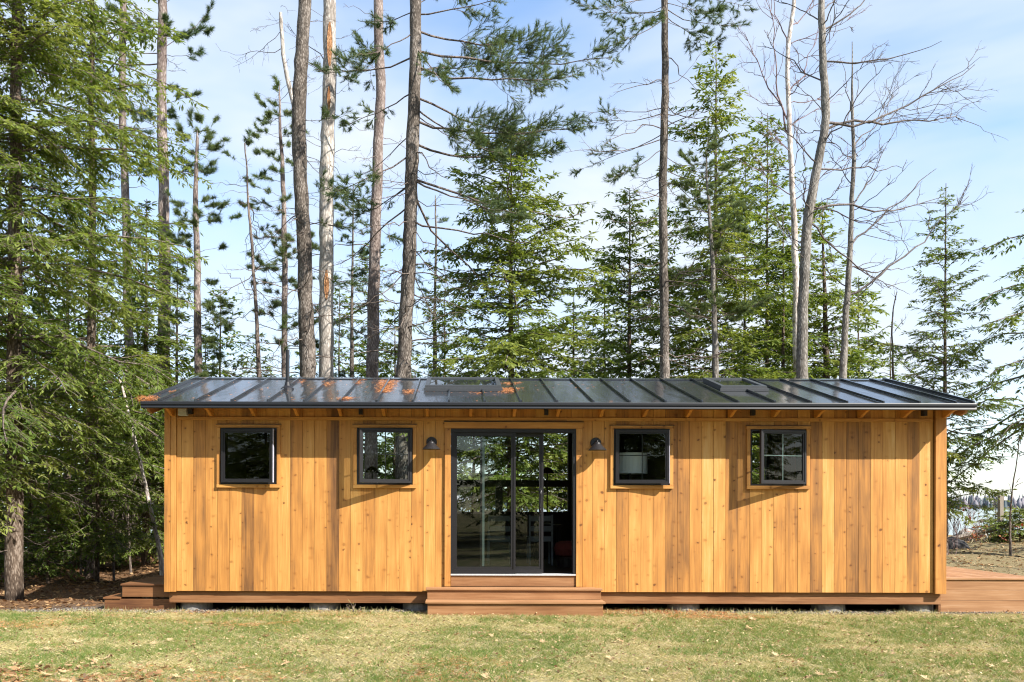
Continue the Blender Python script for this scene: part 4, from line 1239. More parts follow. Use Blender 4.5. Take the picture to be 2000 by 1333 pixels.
def bare_tree(label, name, pts, d, seed, limbs, top=None, barkm='bark_grey', twig='twig_grey', levels=4, per=2.2, limb_r=0.026, group=None, extra=0, zx=None, sides=12):
    rng = np.random.default_rng(seed)
    P, R = big_trunk(pts, d, top)
    root = tree_root(name, P[0, 0], P[0, 1], label, "tree", group)
    c, Q, r = trunk_chunk(P, R, sides, seed, 0.22, 0.02)
    add_part("trunk", [c], [M[barkm]], root, (0,))
    LP, LL = limb_bundle(Q, limbs, d, rng, m=12, sag=0.02, wig=0.06)
    if extra:
        z = rng.uniform(zx[0], zx[1], extra)
        B = np.stack([np.interp(z, Q[:, 2], Q[:, 0]), np.interp(z, Q[:, 2], Q[:, 1]), z], 1)
        a = rng.uniform(0, 2*math.pi, extra)
        D = norm(np.stack([np.cos(a), np.sin(a), rng.normal(0.55, 0.3, extra)], 1)); L = rng.uniform(0.7, 2.2, extra)
        E2 = curve(B, D, L, 12, 0.1, 0.08, rng)
        LP, LL = np.concatenate([LP, E2]), np.concatenate([LL, L])
    ch = []
    V, Fq = tubes(LP, (limb_r*np.clip(LL/3, 0.3, 1.3))[:, None]*np.linspace(1, 0.22, LP.shape[1])[None], 6); ch.append((V, Fq, 0, 0.5))
    P1, L1 = LP, LL
    rad = [0.009, 0.0046, 0.0028, 0.0024]
    for k in range(levels-1):
        P1, L1, *_ = spawn(P1, L1, per*(1.0, 1.7, 3.0)[k], 0.18, (0.46, 0.5, 0.5)[k], 38, rng, (7, 5, 4)[k], up=0.22, wig=0.10, taper=0.5)
        V, Fq = tubes(P1, np.full(P1.shape[:2], rad[k])*np.linspace(1.1, 0.4, P1.shape[1])[None], 4 if k == 0 else 3); ch.append((V, Fq, 0, 0.5))
    add_part("crown", ch, [M[twig]], root)
    return root, Q

# ------------------------------------------------------------------ the wood behind and beside the cabin
# left: tall hemlocks at the lawn's edge
hemlock("big sunlit hemlock at the far left, its grey trunk bare near the ground", 28, 14.4, 17.5, 1.45, 3.0, 101, r0=0.13, q=0.9, nb=128, inner=62, tone=0.54, droop=0.42, dead=14, rib=(0.12, 0.024), shape=0.62)
hemlock("tall hemlock with pale drooping sprays just right of the leftmost trunk", 175, 18.2, 17.0, 1.6, 2.55, 102, r0=0.10, q=0.7, nb=108, inner=30, tone=0.50, rib=(0.13, 0.027), shape=0.7)
hemlock("slender dark hemlock before the two pine trunks left of the roof", 285, 20.5, 8.6, 1.2, 1.75, 103, r0=0.09, q=0.85, nb=75, tone=0.36, rib=(0.135, 0.029))
hemlock("hemlock beyond the leftmost trunk, mostly off the left edge", -190, 18.5, 16.5, 0.8, 3.2, 104, r0=0.14, q=0.62, nb=105, tone=0.42, rib=(0.15, 0.034))
hemlock("young bright hemlock just left of the cabin end", 285, 20.4, 5.8, 0.3, 1.5, 105, r0=0.045, q=1.0, nb=62, tone=0.60, rib=(0.10, 0.024), bottom=0.9)
hemlock("bright young hemlock between the side steps and the leaning birch pole", 225, 21.0, 5.2, 0.3, 1.5, 125, r0=0.05, q=0.75, nb=58, tone=0.66, rib=(0.12, 0.03), bottom=1.0)
hemlock("young hemlock with shaded foot between the leftmost trunk and the side steps", 190, 16.9, 4.6, 0.6, 1.25, 106, r0=0.04, q=0.9, nb=60, tone=0.45, rib=(0.11, 0.025), bottom=0.7)
hemlock("low bluish hemlock sapling on the shaded leaf litter", 95, 16.4, 2.3, 0.15, 0.85, 107, r0=0.03, q=0.9, nb=34, tone=0.26, rib=(0.10, 0.026), bottom=0.9)
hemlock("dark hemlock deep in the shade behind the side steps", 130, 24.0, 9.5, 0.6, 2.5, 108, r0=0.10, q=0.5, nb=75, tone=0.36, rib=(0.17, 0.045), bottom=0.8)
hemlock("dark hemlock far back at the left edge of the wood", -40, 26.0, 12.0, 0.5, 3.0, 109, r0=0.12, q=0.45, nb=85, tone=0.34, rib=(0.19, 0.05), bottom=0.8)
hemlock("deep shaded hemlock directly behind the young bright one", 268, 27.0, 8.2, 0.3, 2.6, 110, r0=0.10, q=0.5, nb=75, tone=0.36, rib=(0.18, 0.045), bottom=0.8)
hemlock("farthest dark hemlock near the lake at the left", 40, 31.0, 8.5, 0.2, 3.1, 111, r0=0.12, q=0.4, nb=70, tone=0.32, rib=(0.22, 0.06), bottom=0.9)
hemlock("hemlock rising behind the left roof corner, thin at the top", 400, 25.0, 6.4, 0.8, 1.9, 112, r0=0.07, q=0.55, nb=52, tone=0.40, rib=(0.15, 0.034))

pine("pinkish red pine trunk with tufted top, second bare trunk from the left", "red_pine_tree", [(314, 0, 19), (312, 180, 20), (316, 360, 22), (319, 560, 25), (320, 745, 27)], 23.5, 201, top=20.0, kind='red', barkm='bark_red',
     limbs=[(95, 415, 15, 0.5), (110, 395, 95, -0.6), (60, 410, 60, 0.8), (105, 150, 85, -0.5), (40, 205, 10, 0.6), (200, 262, 160, 0.4), (215, 248, 215, 1.0), (10, 385, -60, 0), (250, 255, 280, -0.8)],
     bare=[(70, 110, 40, -1.0), (125, 130, 120, 0.8), (135, 362, 140, 0.5), (230, 240, 190, 0.5), (245, 215, 250, -0.5)], dead=[((6, 14), 24, (0.3, 1.0))], tone=0.4, limb_r=0.02, f0=0.5, extra=14, zx=(10.5, 16), exl=(0.8, 1.6))
pine("thin pinkish pine trunk at the upper left, leftmost of the bare trunks", "red_pine_tree", [(241, 0, 14), (240, 170, 15), (244, 330, 16), (252, 745, 20)], 25.5, 202, top=18.0, kind='red', barkm='bark_red',
     limbs=[(20, 300, 55, 0.6), (60, 175, 40, -0.5), (210, 300, 230, 0.6), (130, 180, 150, 0.5)], dead=[((6, 15), 18, (0.4, 1.3))], tone=0.4, extra=14, zx=(10.5, 16), exl=(0.8, 1.8))
pine("young red pine with tufted top left of the vent pipe, ending below the sky gap", "red_pine_tree", [(385, 262, 6), (382, 420, 12), (382, 600, 15), (384, 745, 17)], 22.5, 203, top=11.2, kind='red', barkm='bark_red',
     limbs=[(300, 345, 235, 0.3), (290, 372, 212, -0.2), (300, 420, 235, 0.3), (320, 440, 270, -0.4), (330, 345, 300, 0.5), (340, 425, 310, 0.2), (280, 395, 225, 0.3), (420, 330, 380, 0.5), (430, 440, 395, -0.4), (545, 455, 600, 0.4), (580, 448, 640, -0.3), (600, 335, 590, 0.4), (640, 450, 715, 0.6), (560, 320, 640, 0.3)],
     dead=[((4.5, 9), 16, (0.4, 1.1))], tone=0.68, f0=0.42, limb_r=0.013, extra=40, zx=(4.0, 11.5), exl=(0.7, 1.2))
pine("tufted young pine growing beside the thick dark trunk, over the vent pipe", "red_pine_tree", [(546, 190, 4), (553, 330, 9), (558, 520, 12), (557, 745, 13)], 25.0, 204, top=13.6, kind='red', barkm='bark_red',
     limbs=[(230, 500, 185, 0.3), (240, 520, 220, -0.4), (260, 485, 265, 0.3), (250, 590, 245, 0.5), (290, 500, 300, 0.4), (300, 575, 320, -0.3), (330, 480, 350, 0.2), (210, 540, 150, 0), (390, 470, 400, 0.4), (440, 610, 460, 0.4)],
     dead=[((3.5, 10), 34, (0.5, 1.6))], tone=0.68, f0=0.42, limb_r=0.012, extra=40, zx=(5.5, 13.3), exl=(0.6, 1.5))
r_, Q_ = pine("thick dark pine trunk with rough bark, left of the pale dead trunk", "white_pine_tree", [(597, 0, 26), (587, 170, 29), (588, 320, 29), (597, 470, 30), (600, 620, 32), (603, 745, 35)], 21.0, 205, top=22.0, barkm='bark_dark', rough=0.09, sides=18,
     limbs=[(420, 520, 400, 0.8), (380, 690, 345, -0.9), (240, 690, 215, -0.9), (300, 705, 395, -0.8), (200, 510, 240, -0.6), (430, 700, 430, -0.9), (520, 690, 560, -0.8), (600, 545, 640, -0.6), (480, 530, 520, -0.7), (120, 690, 150, -0.9)], bare=[(560, 655, 590, 0.5), (470, 545, 480, -0.3), (640, 540, 690, -0.6)], dead=[((4, 9), 30, (0.4, 1.7)), ((9, 14), 14, (0.3, 1.1))], tone=0.5, limb_r=0.014, dens=0.75)
r_, Q_ = pine("pale stripped dead trunk with torn orange scars behind the roof", "dead_tree", [(640, 0, 27), (638, 150, 28), (634, 330, 29), (636, 520, 30), (638, 745, 32)], 22.0, 206, top=16.0, barkm='bark_pale', twig='twig_grey', rough=0.07, sides=16,
     bare=[(80, 700, 60, 0.6), (190, 690, 150, -0.5), (380, 590, 385, 0.5), (600, 720, 640, 0.7), (560, 700, 545, -0.4), (120, 560, 40, 1.0)], dead=[((3.5, 14), 34, (0.3, 1.2))])
def scar(px, py, w, h, d, root):
    a = pt(px, py, d); z = a[2]; x = np.interp(z, Q_[:, 2], Q_[:, 0]); y = np.interp(z, Q_[:, 2], Q_[:, 1]) ; R = 0.155+0.035
    n, mrow = 7, 7
    vs, fs = [], []
    rng = np.random.default_rng(int(px+py))
    for j in range(mrow+1):
        t = j/mrow; hw = w*math.sin(math.pi*min(0.96, max(0.04, t)))**0.6*0.5
        for i in range(n):
            u = (i/(n-1)-0.5)*2*hw/R
            rr = R*(1.06 - (0.22 if 0 < i < n-1 and 0 < j < mrow else 0.12)*0.3) + rng.normal(0, 0.004)
            vs.append((x + (px-636)*0.0 + rr*math.sin(u+0.15), y - rr*math.cos(u+0.15), z + (t-0.5)*h))
    for j in range(mrow):
        for i in range(n-1):
            fs.append((j*n+i, j*n+i+1, (j+1)*n+i+1, (j+1)*n+i))
    me = MB().add(vs, fs)
    o = me.build("torn_bark_scar", [M['bark_scar']]); o.parent = root; o.matrix_parent_inverse = Matrix.Translation(-Vector(root.location))
scar(640, 95, 0.13, 1.1, 22.0, r_)
scar(632, 560, 0.12, 0.75, 22.0, r_)
scar(636, 200, 0.08, 0.6, 22.0, r_)
pine("greyish pine trunk between the pale dead trunk and the forked dark pine", "white_pine_tree", [(738, 0, 20), (738, 200, 21), (730, 420, 23), (727, 560, 25), (724, 745, 27)], 25.0, 207, top=20.0, barkm='bark_red',
     limbs=[(120, 690, 60, 0.6), (420, 660, 400, 0.6), (440, 790, 470, -0.6), (520, 690, 540, 0.6), (470, 655, 470, -0.4), (540, 780, 570, 0.5), (580, 700, 600, 0.2)],
     bare=[(330, 650, 350, 0.6), (360, 800, 330, 0.6), (610, 640, 660, 0.6), (640, 800, 690, 0.5)], dead=[((4, 9), 40, (0.5, 1.9)), ((9, 16), 18, (0.3, 1.2))], tone=0.45, dens=1.1)
pine("dark white pine trunk with long boughs sweeping right over the cabin", "white_pine_tree", [(808, 0, 24), (807, 150, 25), (803, 300, 27), (800, 480, 28), (793, 620, 30), (788, 745, 33)], 20.5, 208, top=19.0, barkm='bark_dark', rough=0.08, sides=18,
     limbs=[(100, 1190, 112, 0.5), (130, 1120, 150, -1.0), (60, 1060, 70, 0.8), (30, 1000, -10, -0.6), (20, 700, 40, 0.8), (60, 690, 110, -0.8), (110, 620, 140, 0.9), (190, 1050, 270, 1.2), (210, 980, 300, -0.9), (235, 1120, 255, 0.3), (280, 1080, 300, 1.4), (180, 660, 250, 0.6), (300, 640, 380, -0.9), (360, 690, 420, 1.2), (350, 1010, 420, -1.0), (10, 900, -60, 0.4), (140, 950, 120, 1.5), (90, 880, 170, -1.2)],
     bare=[(220, 930, 290, 0.8), (350, 1140, 410, 1.2), (360, 1000, 620, 1.4), (430, 1040, 470, -0.8), (470, 880, 590, 0.6), (250, 700, 340, 0.6), (400, 640, 520, 0.8), (520, 690, 610, -0.6), (590, 720, 690, 0.8), (510, 870, 650, 0.5)],
     dead=[((4, 10), 46, (0.5, 2.1))], tone=0.52, dens=1.12, limb_r=0.026, f0=0.32)
pine("grey leaning snag with broken top beyond the dark trunk", "dead_tree", [(548, 25, 7), (556, 120, 9), (576, 205, 10), (592, 330, 11), (596, 745, 13)], 27.0, 209, top=None, barkm='bark_pale', twig='twig_grey',
     bare=[(95, 430, 100, 0.5), (40, 490, 60, -0.6), (60, 455, 130, 0.4), (40, 520, 30, 0.4), (205, 500, 180, -0.4), (330, 520, 340, 0.3)], dead=[((10, 17), 18, (0.4, 1.5))], limb_r=0.016)
pine("thin dead trunk leaning left, a bare pole left of the vent pipe", "dead_tree", [(478, 280, 2.5), (488, 420, 5), (500, 570, 7), (510, 745, 10)], 21.5, 210, top=None, barkm='twig', limbs=[(330, 445, 300, 0.3), (360, 520, 335, 0.3), (420, 450, 425, -0.3), (300, 490, 255, 0.1), (450, 540, 440, 0.4)], limb_r=0.008, dead=[((4.5, 10), 40, (0.4, 1.5))])
pine("low white pine behind the roof between the pale trunk and the dark pine", "white_pine_tree", [(690, 420, 3), (688, 600, 6), (686, 745, 10)], 27.0, 211, top=11.5, barkm='bark_dark', extra=46, zx=(3.5, 10.8), exl=(0.9, 1.9), tone=0.38, dens=0.8)
pine("bushy white pine low behind the roof, right of the dark pine trunk", "white_pine_tree", [(850, 380, 3), (852, 600, 6), (852, 745, 11)], 28.0, 212, top=11.5, barkm='bark_dark', extra=44, zx=(3.0, 10.8), exl=(0.9, 1.9), tone=0.42, dens=0.7)

hemlock("broad green hemlock in the middle, directly over the long skylight", 998, 22.0, 11.0, 1.5, 2.9, 301, r0=0.105, q=0.69, nb=122, tone=0.54, rib=(0.13, 0.027), shape=0.36, droop=0.22)
hemlock("dense hemlock standing left of the slim straight pine trunk", 1228, 26.0, 11.0, 1.3, 2.6, 302, r0=0.10, q=0.62, nb=95, tone=0.46, rib=(0.15, 0.032), shape=0.5, droop=0.22)
hemlock("tallest pointed hemlock, right of the slim straight pine trunk", 1396, 24.0, 14.2, 2.0, 2.45, 303, r0=0.10, q=0.68, nb=122, tone=0.60, rib=(0.14, 0.029), shape=0.5, droop=0.2)
hemlock("dark hemlock with narrow trunk under the white birch", 1497, 27.0, 13.2, 1.6, 2.4, 304, r0=0.075, q=0.6, nb=110, tone=0.46, rib=(0.155, 0.034), shape=0.5, droop=0.2)
hemlock("thin hemlock close beside the crooked maple trunk", 1528, 25.5, 10.0, 2.2, 1.5, 305, r0=0.075, q=0.6, nb=70, tone=0.42, rib=(0.15, 0.032), droop=0.2)
hemlock("green hemlock between the two bare maples, leaning a little", 1622, 27.5, 10.8, 1.3, 2.2, 306, r0=0.15, lean=(-0.3, 0), q=0.6, nb=90, tone=0.55, rib=(0.16, 0.034), droop=0.2)
hemlock("short bushy hemlock behind the right end of the ridge", 1738, 25.0, 5.9, 0.8, 1.7, 307, r0=0.06, q=0.6, nb=52, tone=0.45, rib=(0.15, 0.032))
hemlock("slim pointed hemlock standing alone against the sky at the right", 1846, 22.0, 9.4, 1.2, 2.0, 308, r0=0.06, q=0.8, nb=84, tone=0.44, rib=(0.12, 0.026), shape=0.7, droop=0.15)
hemlock("hemlock at the right edge, its boughs reaching in over the lake", 2120, 20.5, 9.5, 3.2, 3.3, 309, r0=0.11, q=0.6, nb=44, tone=0.44, rib=(0.12, 0.024), droop=0.62, bottom=0.9, shape=0.6)
hemlock("small hemlock low behind the roof, left of the broad middle one", 925, 25.0, 5.6, 0.5, 1.9, 310, r0=0.06, q=0.6, nb=55, tone=0.44, rib=(0.15, 0.032), bottom=0.9)
hemlock("leafy hemlock seen through the sliding door beyond the back glass", 1010, 26.0, 5.0, 0.3, 2.3, 311, r0=0.07, q=0.62, nb=70, tone=0.58, rib=(0.15, 0.034), bottom=1.0)
hemlock("low hemlock seen through the right side of the sliding door", 1130, 27.5, 5.4, 0.3, 2.2, 312, r0=0.07, q=0.55, nb=62, tone=0.58, rib=(0.16, 0.036), bottom=1.0)
hemlock("low hemlock seen through the window left of the door", 728, 29.0, 3.4, 0.3, 1.6, 313, r0=0.06, q=0.55, nb=48, tone=0.48, rib=(0.16, 0.036), bottom=1.0)
hemlock("low hemlock seen through the rightmost window", 1480, 31.0, 5.8, 0.3, 2.2, 314, r0=0.06, q=0.5, nb=56, tone=0.55, rib=(0.18, 0.04), bottom=1.0)

pine("slim straight pine trunk right of centre with bare lower branches", "white_pine_tree", [(1299, 0, 14), (1296, 190, 15), (1294, 400, 17), (1296, 600, 18), (1297, 745, 20)], 21.0, 401, top=18.0, barkm='bark_dark', rough=0.07,
     limbs=[(20, 1125, 5, 0.6), (35, 1175, 95, -0.6), (10, 1205, 40, 1.0), (15, 1455, 50, 0.5), (5, 1420, 20, -0.8), (30, 1410, 85, 0.9), (25, 1190, 60, 0.3), (-10, 1150, 20, -0.8), (-15, 1380, 30, 0.2), (40, 1390, 60, -0.6), (-20, 1470, 10, 0.3), (10, 1250, 60, -0.9), (220, 1115, 240, 0.5), (260, 1130, 330, 0.8), (290, 1190, 350, -0.8), (-30, 1130, -60, 0.3), (-30, 1440, -40, -0.3), (300, 1380, 340, 1.0)],
     bare=[(160, 1190, 165, 0.6), (210, 1130, 220, 0.6), (270, 1110, 300, -0.5), (340, 1180, 385, 0.7), (420, 1170, 430, -0.6), (520, 1190, 530, 0.7), (560, 1195, 575, -0.4), (170, 1370, 100, 0.6), (330, 1420, 330, 0.8), (540, 1400, 560, 0.5)],
     dead=[((5, 12.5), 46, (0.5, 1.8))], tone=0.48, limb_r=0.017, dens=0.9)
pine("thin pale trunk before the tallest hemlock with many dead twigs", "white_pine_tree", [(1382, 330, 4), (1390, 470, 8), (1396, 600, 11), (1399, 745, 14)], 21.5, 402, top=10.6, barkm='bark_grey', extra=34, zx=(6.0, 10.4), exl=(0.7, 1.5),
     limbs=[(340, 1330, 300, 0.5), (350, 1440, 310, 0.4), (380, 1320, 390, -0.4), (390, 1455, 400, 0.6), (430, 1335, 450, 0.4), (440, 1460, 450, -0.5), (330, 1390, 250, 0.2), (410, 1400, 360, -0.9)], dead=[((4.5, 8.5), 34, (0.5, 1.5))], tone=0.66, dens=1.2, limb_r=0.014)
bare_tree("tall crooked bare maple right of the white birch", "maple_tree", [(1600, 0, 13), (1605, 120, 15), (1608, 235, 17), (1596, 330, 18), (1578, 430, 20), (1570, 540, 21), (1566, 640, 22), (1566, 745, 25)], 20.5, 501,
          limbs=[(255, 1905, 130, 0.6), (120, 1840, 75, -0.8), (60, 1750, -40, 0.5), (40, 1480, -20, 0.8), (320, 1470, 210, -0.6), (330, 1760, 330, 0.8), (240, 1880, 240, 1.2), (400, 1760, 470, -0.9), (410, 1830, 390, 0.8), (430, 1740, 560, 0.9), (160, 1500, 60, 0.8), (20, 1680, -70, 0.4), (200, 1720, 110, -1.0), (480, 1470, 410, 0.6)], top=19.0, per=2.2, extra=14, zx=(7, 13))
bare_tree("slender bare maple with one long low limb reaching right", "maple_tree", [(1664, 225, 6), (1666, 310, 8), (1662, 430, 10), (1654, 540, 12), (1648, 640, 13), (1645, 745, 16)], 21.5, 502,
          limbs=[(575, 1890, 380, 0.7), (290, 1745, 180, 0.6), (310, 1590, 230, -0.6), (430, 1800, 430, -0.6), (400, 1740, 270, 0.6), (480, 1830, 330, 0.9), (230, 1640, 110, 0.3), (560, 1550, 470, 0.7), (520, 1780, 520, 1.0), (360, 1600, 280, 0.5)], top=13.0, per=2.2, extra=8, zx=(5, 11))
bare_tree("white birch with forking pale limbs in the upper right", "birch_tree", [(1554, 0, 8), (1540, 120, 9), (1545, 250, 10), (1552, 420, 12), (1556, 745, 15)], 24.5, 503,
          limbs=[(270, 1455, 60, 0.6), (240, 1490, -10, -0.5), (180, 1600, 20, 0.6), (300, 1460, 220, -0.6), (100, 1500, -60, 0.5), (330, 1440, 320, 0.6), (60, 1620, -60, 0.7), (140, 1640, 60, -0.7), (250, 1640, 180, 0.7)], top=18.0, barkm='bark_birch', twig='twig_red', per=2.7, limb_r=0.022, extra=16, zx=(9, 17))
bare_tree("short dead sapling with one brown leaf, right of the bare maples", "dead_tree", [(1752, 570, 1.5), (1742, 620, 3), (1744, 745, 4.5)], 23.0, 504, limbs=[(620, 1755, 560, 0.2), (650, 1780, 600, 0.3), (680, 1710, 640, -0.2), (700, 1800, 680, 0.3)], top=None, barkm='twig', twig='twig_grey', levels=3, limb_r=0.01)
bare_tree("leaning pale birch pole against the dark hemlocks left of the cabin", "birch_tree", [(232, 735, 5), (255, 830, 7), (285, 955, 8), (318, 1100, 10)], 17.2, 505, limbs=[(860, 238, 900, 0.2), (950, 262, 975, 0.2), (1050, 296, 1075, -0.2), (800, 270, 780, 0.1)], barkm='bark_birch', twig='twig_grey', levels=2, limb_r=0.012)
for k, (px, d, hh) in enumerate(((150, 19.0, 1.9), (215, 18.2, 2.6), (248, 19.5, 2.0))):
    x = (px-HX)/F*d
    bare_tree(["leafless grey bush behind the side steps, leftmost of three", "leafless grey bush behind the side steps, middle and tallest", "leafless grey bush behind the side steps, nearest the cabin"][k], "bare_bush",
              [(px, HY-(hh-CZ)*F/d, 3), (px+8, HY+(CZ-0.6)*F/d, 5)], d, 520+k, limbs=[(HY+(CZ-0.3)*F/d, px-40, HY-(hh*0.9-CZ)*F/d, 0.4), (HY+(CZ-0.5)*F/d, px+45, HY-(hh*0.8-CZ)*F/d, -0.3), (HY+(CZ-0.8)*F/d, px+30, HY-(hh-CZ)*F/d, 0.3), (HY+(CZ-0.4)*F/d, px-15, HY-(hh*1.1-CZ)*F/d, -0.4)], twig='twig', barkm='twig', levels=4, per=3.5, limb_r=0.014, group="leafless bushes in the shade")

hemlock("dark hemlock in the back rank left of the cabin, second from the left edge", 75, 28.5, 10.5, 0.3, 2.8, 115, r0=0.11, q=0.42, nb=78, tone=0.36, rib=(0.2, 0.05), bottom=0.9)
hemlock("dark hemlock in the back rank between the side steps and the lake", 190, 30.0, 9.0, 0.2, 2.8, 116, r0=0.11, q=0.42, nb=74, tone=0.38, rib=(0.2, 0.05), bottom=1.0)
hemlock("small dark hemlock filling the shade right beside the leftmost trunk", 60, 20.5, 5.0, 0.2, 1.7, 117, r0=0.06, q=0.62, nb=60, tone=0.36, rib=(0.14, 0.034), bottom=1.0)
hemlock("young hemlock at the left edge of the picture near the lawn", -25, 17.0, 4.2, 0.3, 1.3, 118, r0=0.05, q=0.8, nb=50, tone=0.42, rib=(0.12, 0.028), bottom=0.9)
hemlock("green hemlock above the left roof corner between two pine trunks", 345, 23.5, 8.2, 1.0, 1.5, 119, r0=0.07, q=0.65, nb=60, tone=0.44, rib=(0.14, 0.032))
hemlock("low hemlock behind the vent pipe", 590, 28.0, 6.6, 0.4, 1.8, 120, r0=0.06, q=0.5, nb=52, tone=0.40, rib=(0.17, 0.038), bottom=0.9)
hemlock("green hemlock behind the grey pine trunk left of the long skylight", 770, 26.5, 7.6, 0.6, 1.8, 121, r0=0.06, q=0.55, nb=62, tone=0.46, rib=(0.16, 0.036), bottom=0.8)
hemlock("hemlock between the slim pine and the tallest hemlock", 1345, 27.0, 7.6, 0.8, 1.7, 122, r0=0.06, q=0.55, nb=56, tone=0.44, rib=(0.16, 0.036), bottom=0.8)
hemlock("hemlock right of the broad middle one, its top at half height", 1120, 24.5, 7.6, 1.0, 1.5, 123, r0=0.06, q=0.6, nb=54, tone=0.44, rib=(0.15, 0.032), bottom=0.8)

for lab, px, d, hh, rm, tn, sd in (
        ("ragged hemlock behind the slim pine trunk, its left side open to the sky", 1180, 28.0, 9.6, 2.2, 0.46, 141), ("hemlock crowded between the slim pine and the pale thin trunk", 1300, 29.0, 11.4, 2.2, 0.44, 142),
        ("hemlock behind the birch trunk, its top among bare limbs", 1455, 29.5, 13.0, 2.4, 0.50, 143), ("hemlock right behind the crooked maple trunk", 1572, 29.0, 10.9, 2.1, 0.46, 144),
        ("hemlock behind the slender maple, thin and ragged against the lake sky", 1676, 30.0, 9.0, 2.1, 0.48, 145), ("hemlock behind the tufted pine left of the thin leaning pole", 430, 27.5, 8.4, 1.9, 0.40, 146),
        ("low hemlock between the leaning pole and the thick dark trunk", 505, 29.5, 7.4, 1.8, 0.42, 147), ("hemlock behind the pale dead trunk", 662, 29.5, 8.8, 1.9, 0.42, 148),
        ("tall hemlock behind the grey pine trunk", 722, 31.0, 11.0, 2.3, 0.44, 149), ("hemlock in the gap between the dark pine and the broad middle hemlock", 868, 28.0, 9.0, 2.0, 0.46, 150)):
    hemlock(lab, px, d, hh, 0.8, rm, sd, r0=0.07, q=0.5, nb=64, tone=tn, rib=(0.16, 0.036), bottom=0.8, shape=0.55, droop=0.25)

# reflected in the panes: trees across the lawn, behind the camera
src = [o for o in COL.objects if o.name.startswith("hemlock_tree")][:4]
back = []
gb = np.random.default_rng(17)
for row, yy in enumerate((-9.5, -14.0, -19.0, -25.0)):
    for xx in np.arange(-34, 40, 4.6 + row*0.5):
        back.append((xx + gb.uniform(-1.2, 1.2), yy + gb.uniform(-1.2, 1.2), gb.uniform(0, 6.28), gb.uniform(0.75, 1.05)))
for k, (x, y, rz, sc) in enumerate(back):
    s0 = src[(k*7+int(rz*3)) % 4]
    t = s0.copy(); COL.objects.link(t)
    t.location = (x, y, 0); t.rotation_euler = (0, 0, rz); t.scale = (sc, sc, sc)
    t["label"] = "hemlock across the lawn from the cabin, mirrored in its panes"; t["group"] = "hemlocks across the lawn"
    for ch in s0.children:
        c = ch.copy(); COL.objects.link(c); c.parent = t
        c.matrix_parent_inverse = ch.matrix_parent_inverse.copy()
for k, (x, y) in enumerate(((-5.6, -5.0), (-1.2, -9.0))):
    rng = np.random.default_rng(800+k)
    root = tree_root("pine_tree", x, y, ["thick pine trunk across the lawn, mirrored in the leftmost window", "pine trunk across the lawn, mirrored in the window right of the door"][k], "tree")
    c, Q, r = trunk_chunk([(x, y, -0.2), (x+0.1, y, 6), (x, y, 16)], [0.34, 0.26, 0.10], 14, 800+k)
    add_part("trunk", [c], [M['bark_grey']], root, (0,))
    add_part("crown", dead_branches(Q, (3, 12), 30, (0.6, 2.0), rng), [M['pine'], M['twig']], root)

# ------------------------------------------------------------------ right background: fence, sapling, brush
fp = pt(1954, 1062, 26.5); fx, fy = fp[0], 26.5; fz = float(gz(fx, fy))
ft = empty("rail_fence", (fx, fy, fz), "weathered wooden fence post with a slanting rail by the lake", "fence")
o = MB().box(fx-0.062, fx+0.062, fy-0.062, fy+0.062, fz-0.1, CZ+(HY+3-968)*26.5/F).build("post", [M['weathered']], ft, loc=(fx, fy, 1.0), bevel=0.008); o["tone"] = 0.4
for (a, c, e_) in (((1962, 1029), (2120, 985), 0.35), ((1946, 1033), (1840, 1058), 0.45)):
    p0, p1 = pt(*a, 26.5), pt(*c, 26.8)
    o = MB().tube([p0, p1], 0.075, 4).build("rail", [M['weathered']], ft); o["tone"] = e_
for py, xo in ((975, 0.13), (1025, 0.12), (1055, 0.12)):
    z = CZ+(HY+3-py)*26.5/F
    MB().box(fx+0.076, fx+0.076+xo*0.8, fy-0.05, fy+0.03, z-0.05, z+0.05).build("white_insulator", [M['white_plastic']], ft, bevel=0.01)

bare_tree("thin leafless sapling forked at its tip, at the right edge by the lake", "sapling", [(1990, 890, 2), (1975, 960, 3), (1971, 1020, 4), (1973, 1085, 5)], 21.5, 601, limbs=[(905, 2005, 850, 0.1), (900, 1985, 820, 0.1), (990, 1990, 930, 0.1)], top=3.4, barkm='twig', twig='twig', levels=2, limb_r=0.008)
def brush(px, d, n, hh, label, seed, spread=0.5, group=None):
    rng = np.random.default_rng(seed)
    x = (px-HX)/F*d; y = d; z = float(gz(x, y))
    root = empty("leafless_shrub", (x, y, z), label, "shrub", group)
    B = np.stack([x+rng.normal(0, 0.15, n), y+rng.normal(0, 0.15, n), np.full(n, z-0.03)], 1)
    a = rng.uniform(0, 2*math.pi, n)
    D = norm(np.stack([np.cos(a)*spread*rng.uniform(0.2, 1, n), np.sin(a)*spread*0.6, np.ones(n)], 1))
    L = hh*rng.uniform(0.5, 1.1, n)
    P = curve(B, D, L, 8, 0.0, 0.08, rng)
    V, Fq = tubes(P, 0.0075*np.linspace(1, 0.35, 8)[None]*np.ones((n, 1)), 4)
    add_part("stem", [(V, Fq, 0, 0.5)], [M['twig_red']], root)
    P1, L1, *_ = spawn(P, L, 5.0, 0.2, 0.35, 30, rng, 5, up=0.3, wig=0.08)
    V1, F1 = tubes(P1, np.full(P1.shape[:2], 0.0045), 3)
    P2, L2, *_ = spawn(P1, L1, 6.0, 0.2, 0.45, 32, rng, 4, up=0.2, wig=0.08)
    V2, F2 = tubes(P2, np.full(P2.shape[:2], 0.0035), 3)
    add_part("crown", [(V1, F1, 0, 0.5), (V2, F2, 0, 0.5)], [M['twig_red']], root)
brush(1868, 24.0, 9, 2.2, "upright leafless shrub against the lake, hard by the cabin corner", 611)
brush(1892, 25.5, 7, 1.6, "leafless shrub between the cabin corner and the russet leaves", 612)
brush(1852, 22.0, 6, 1.5, "leafless shrub half hidden behind the cabin corner", 613)
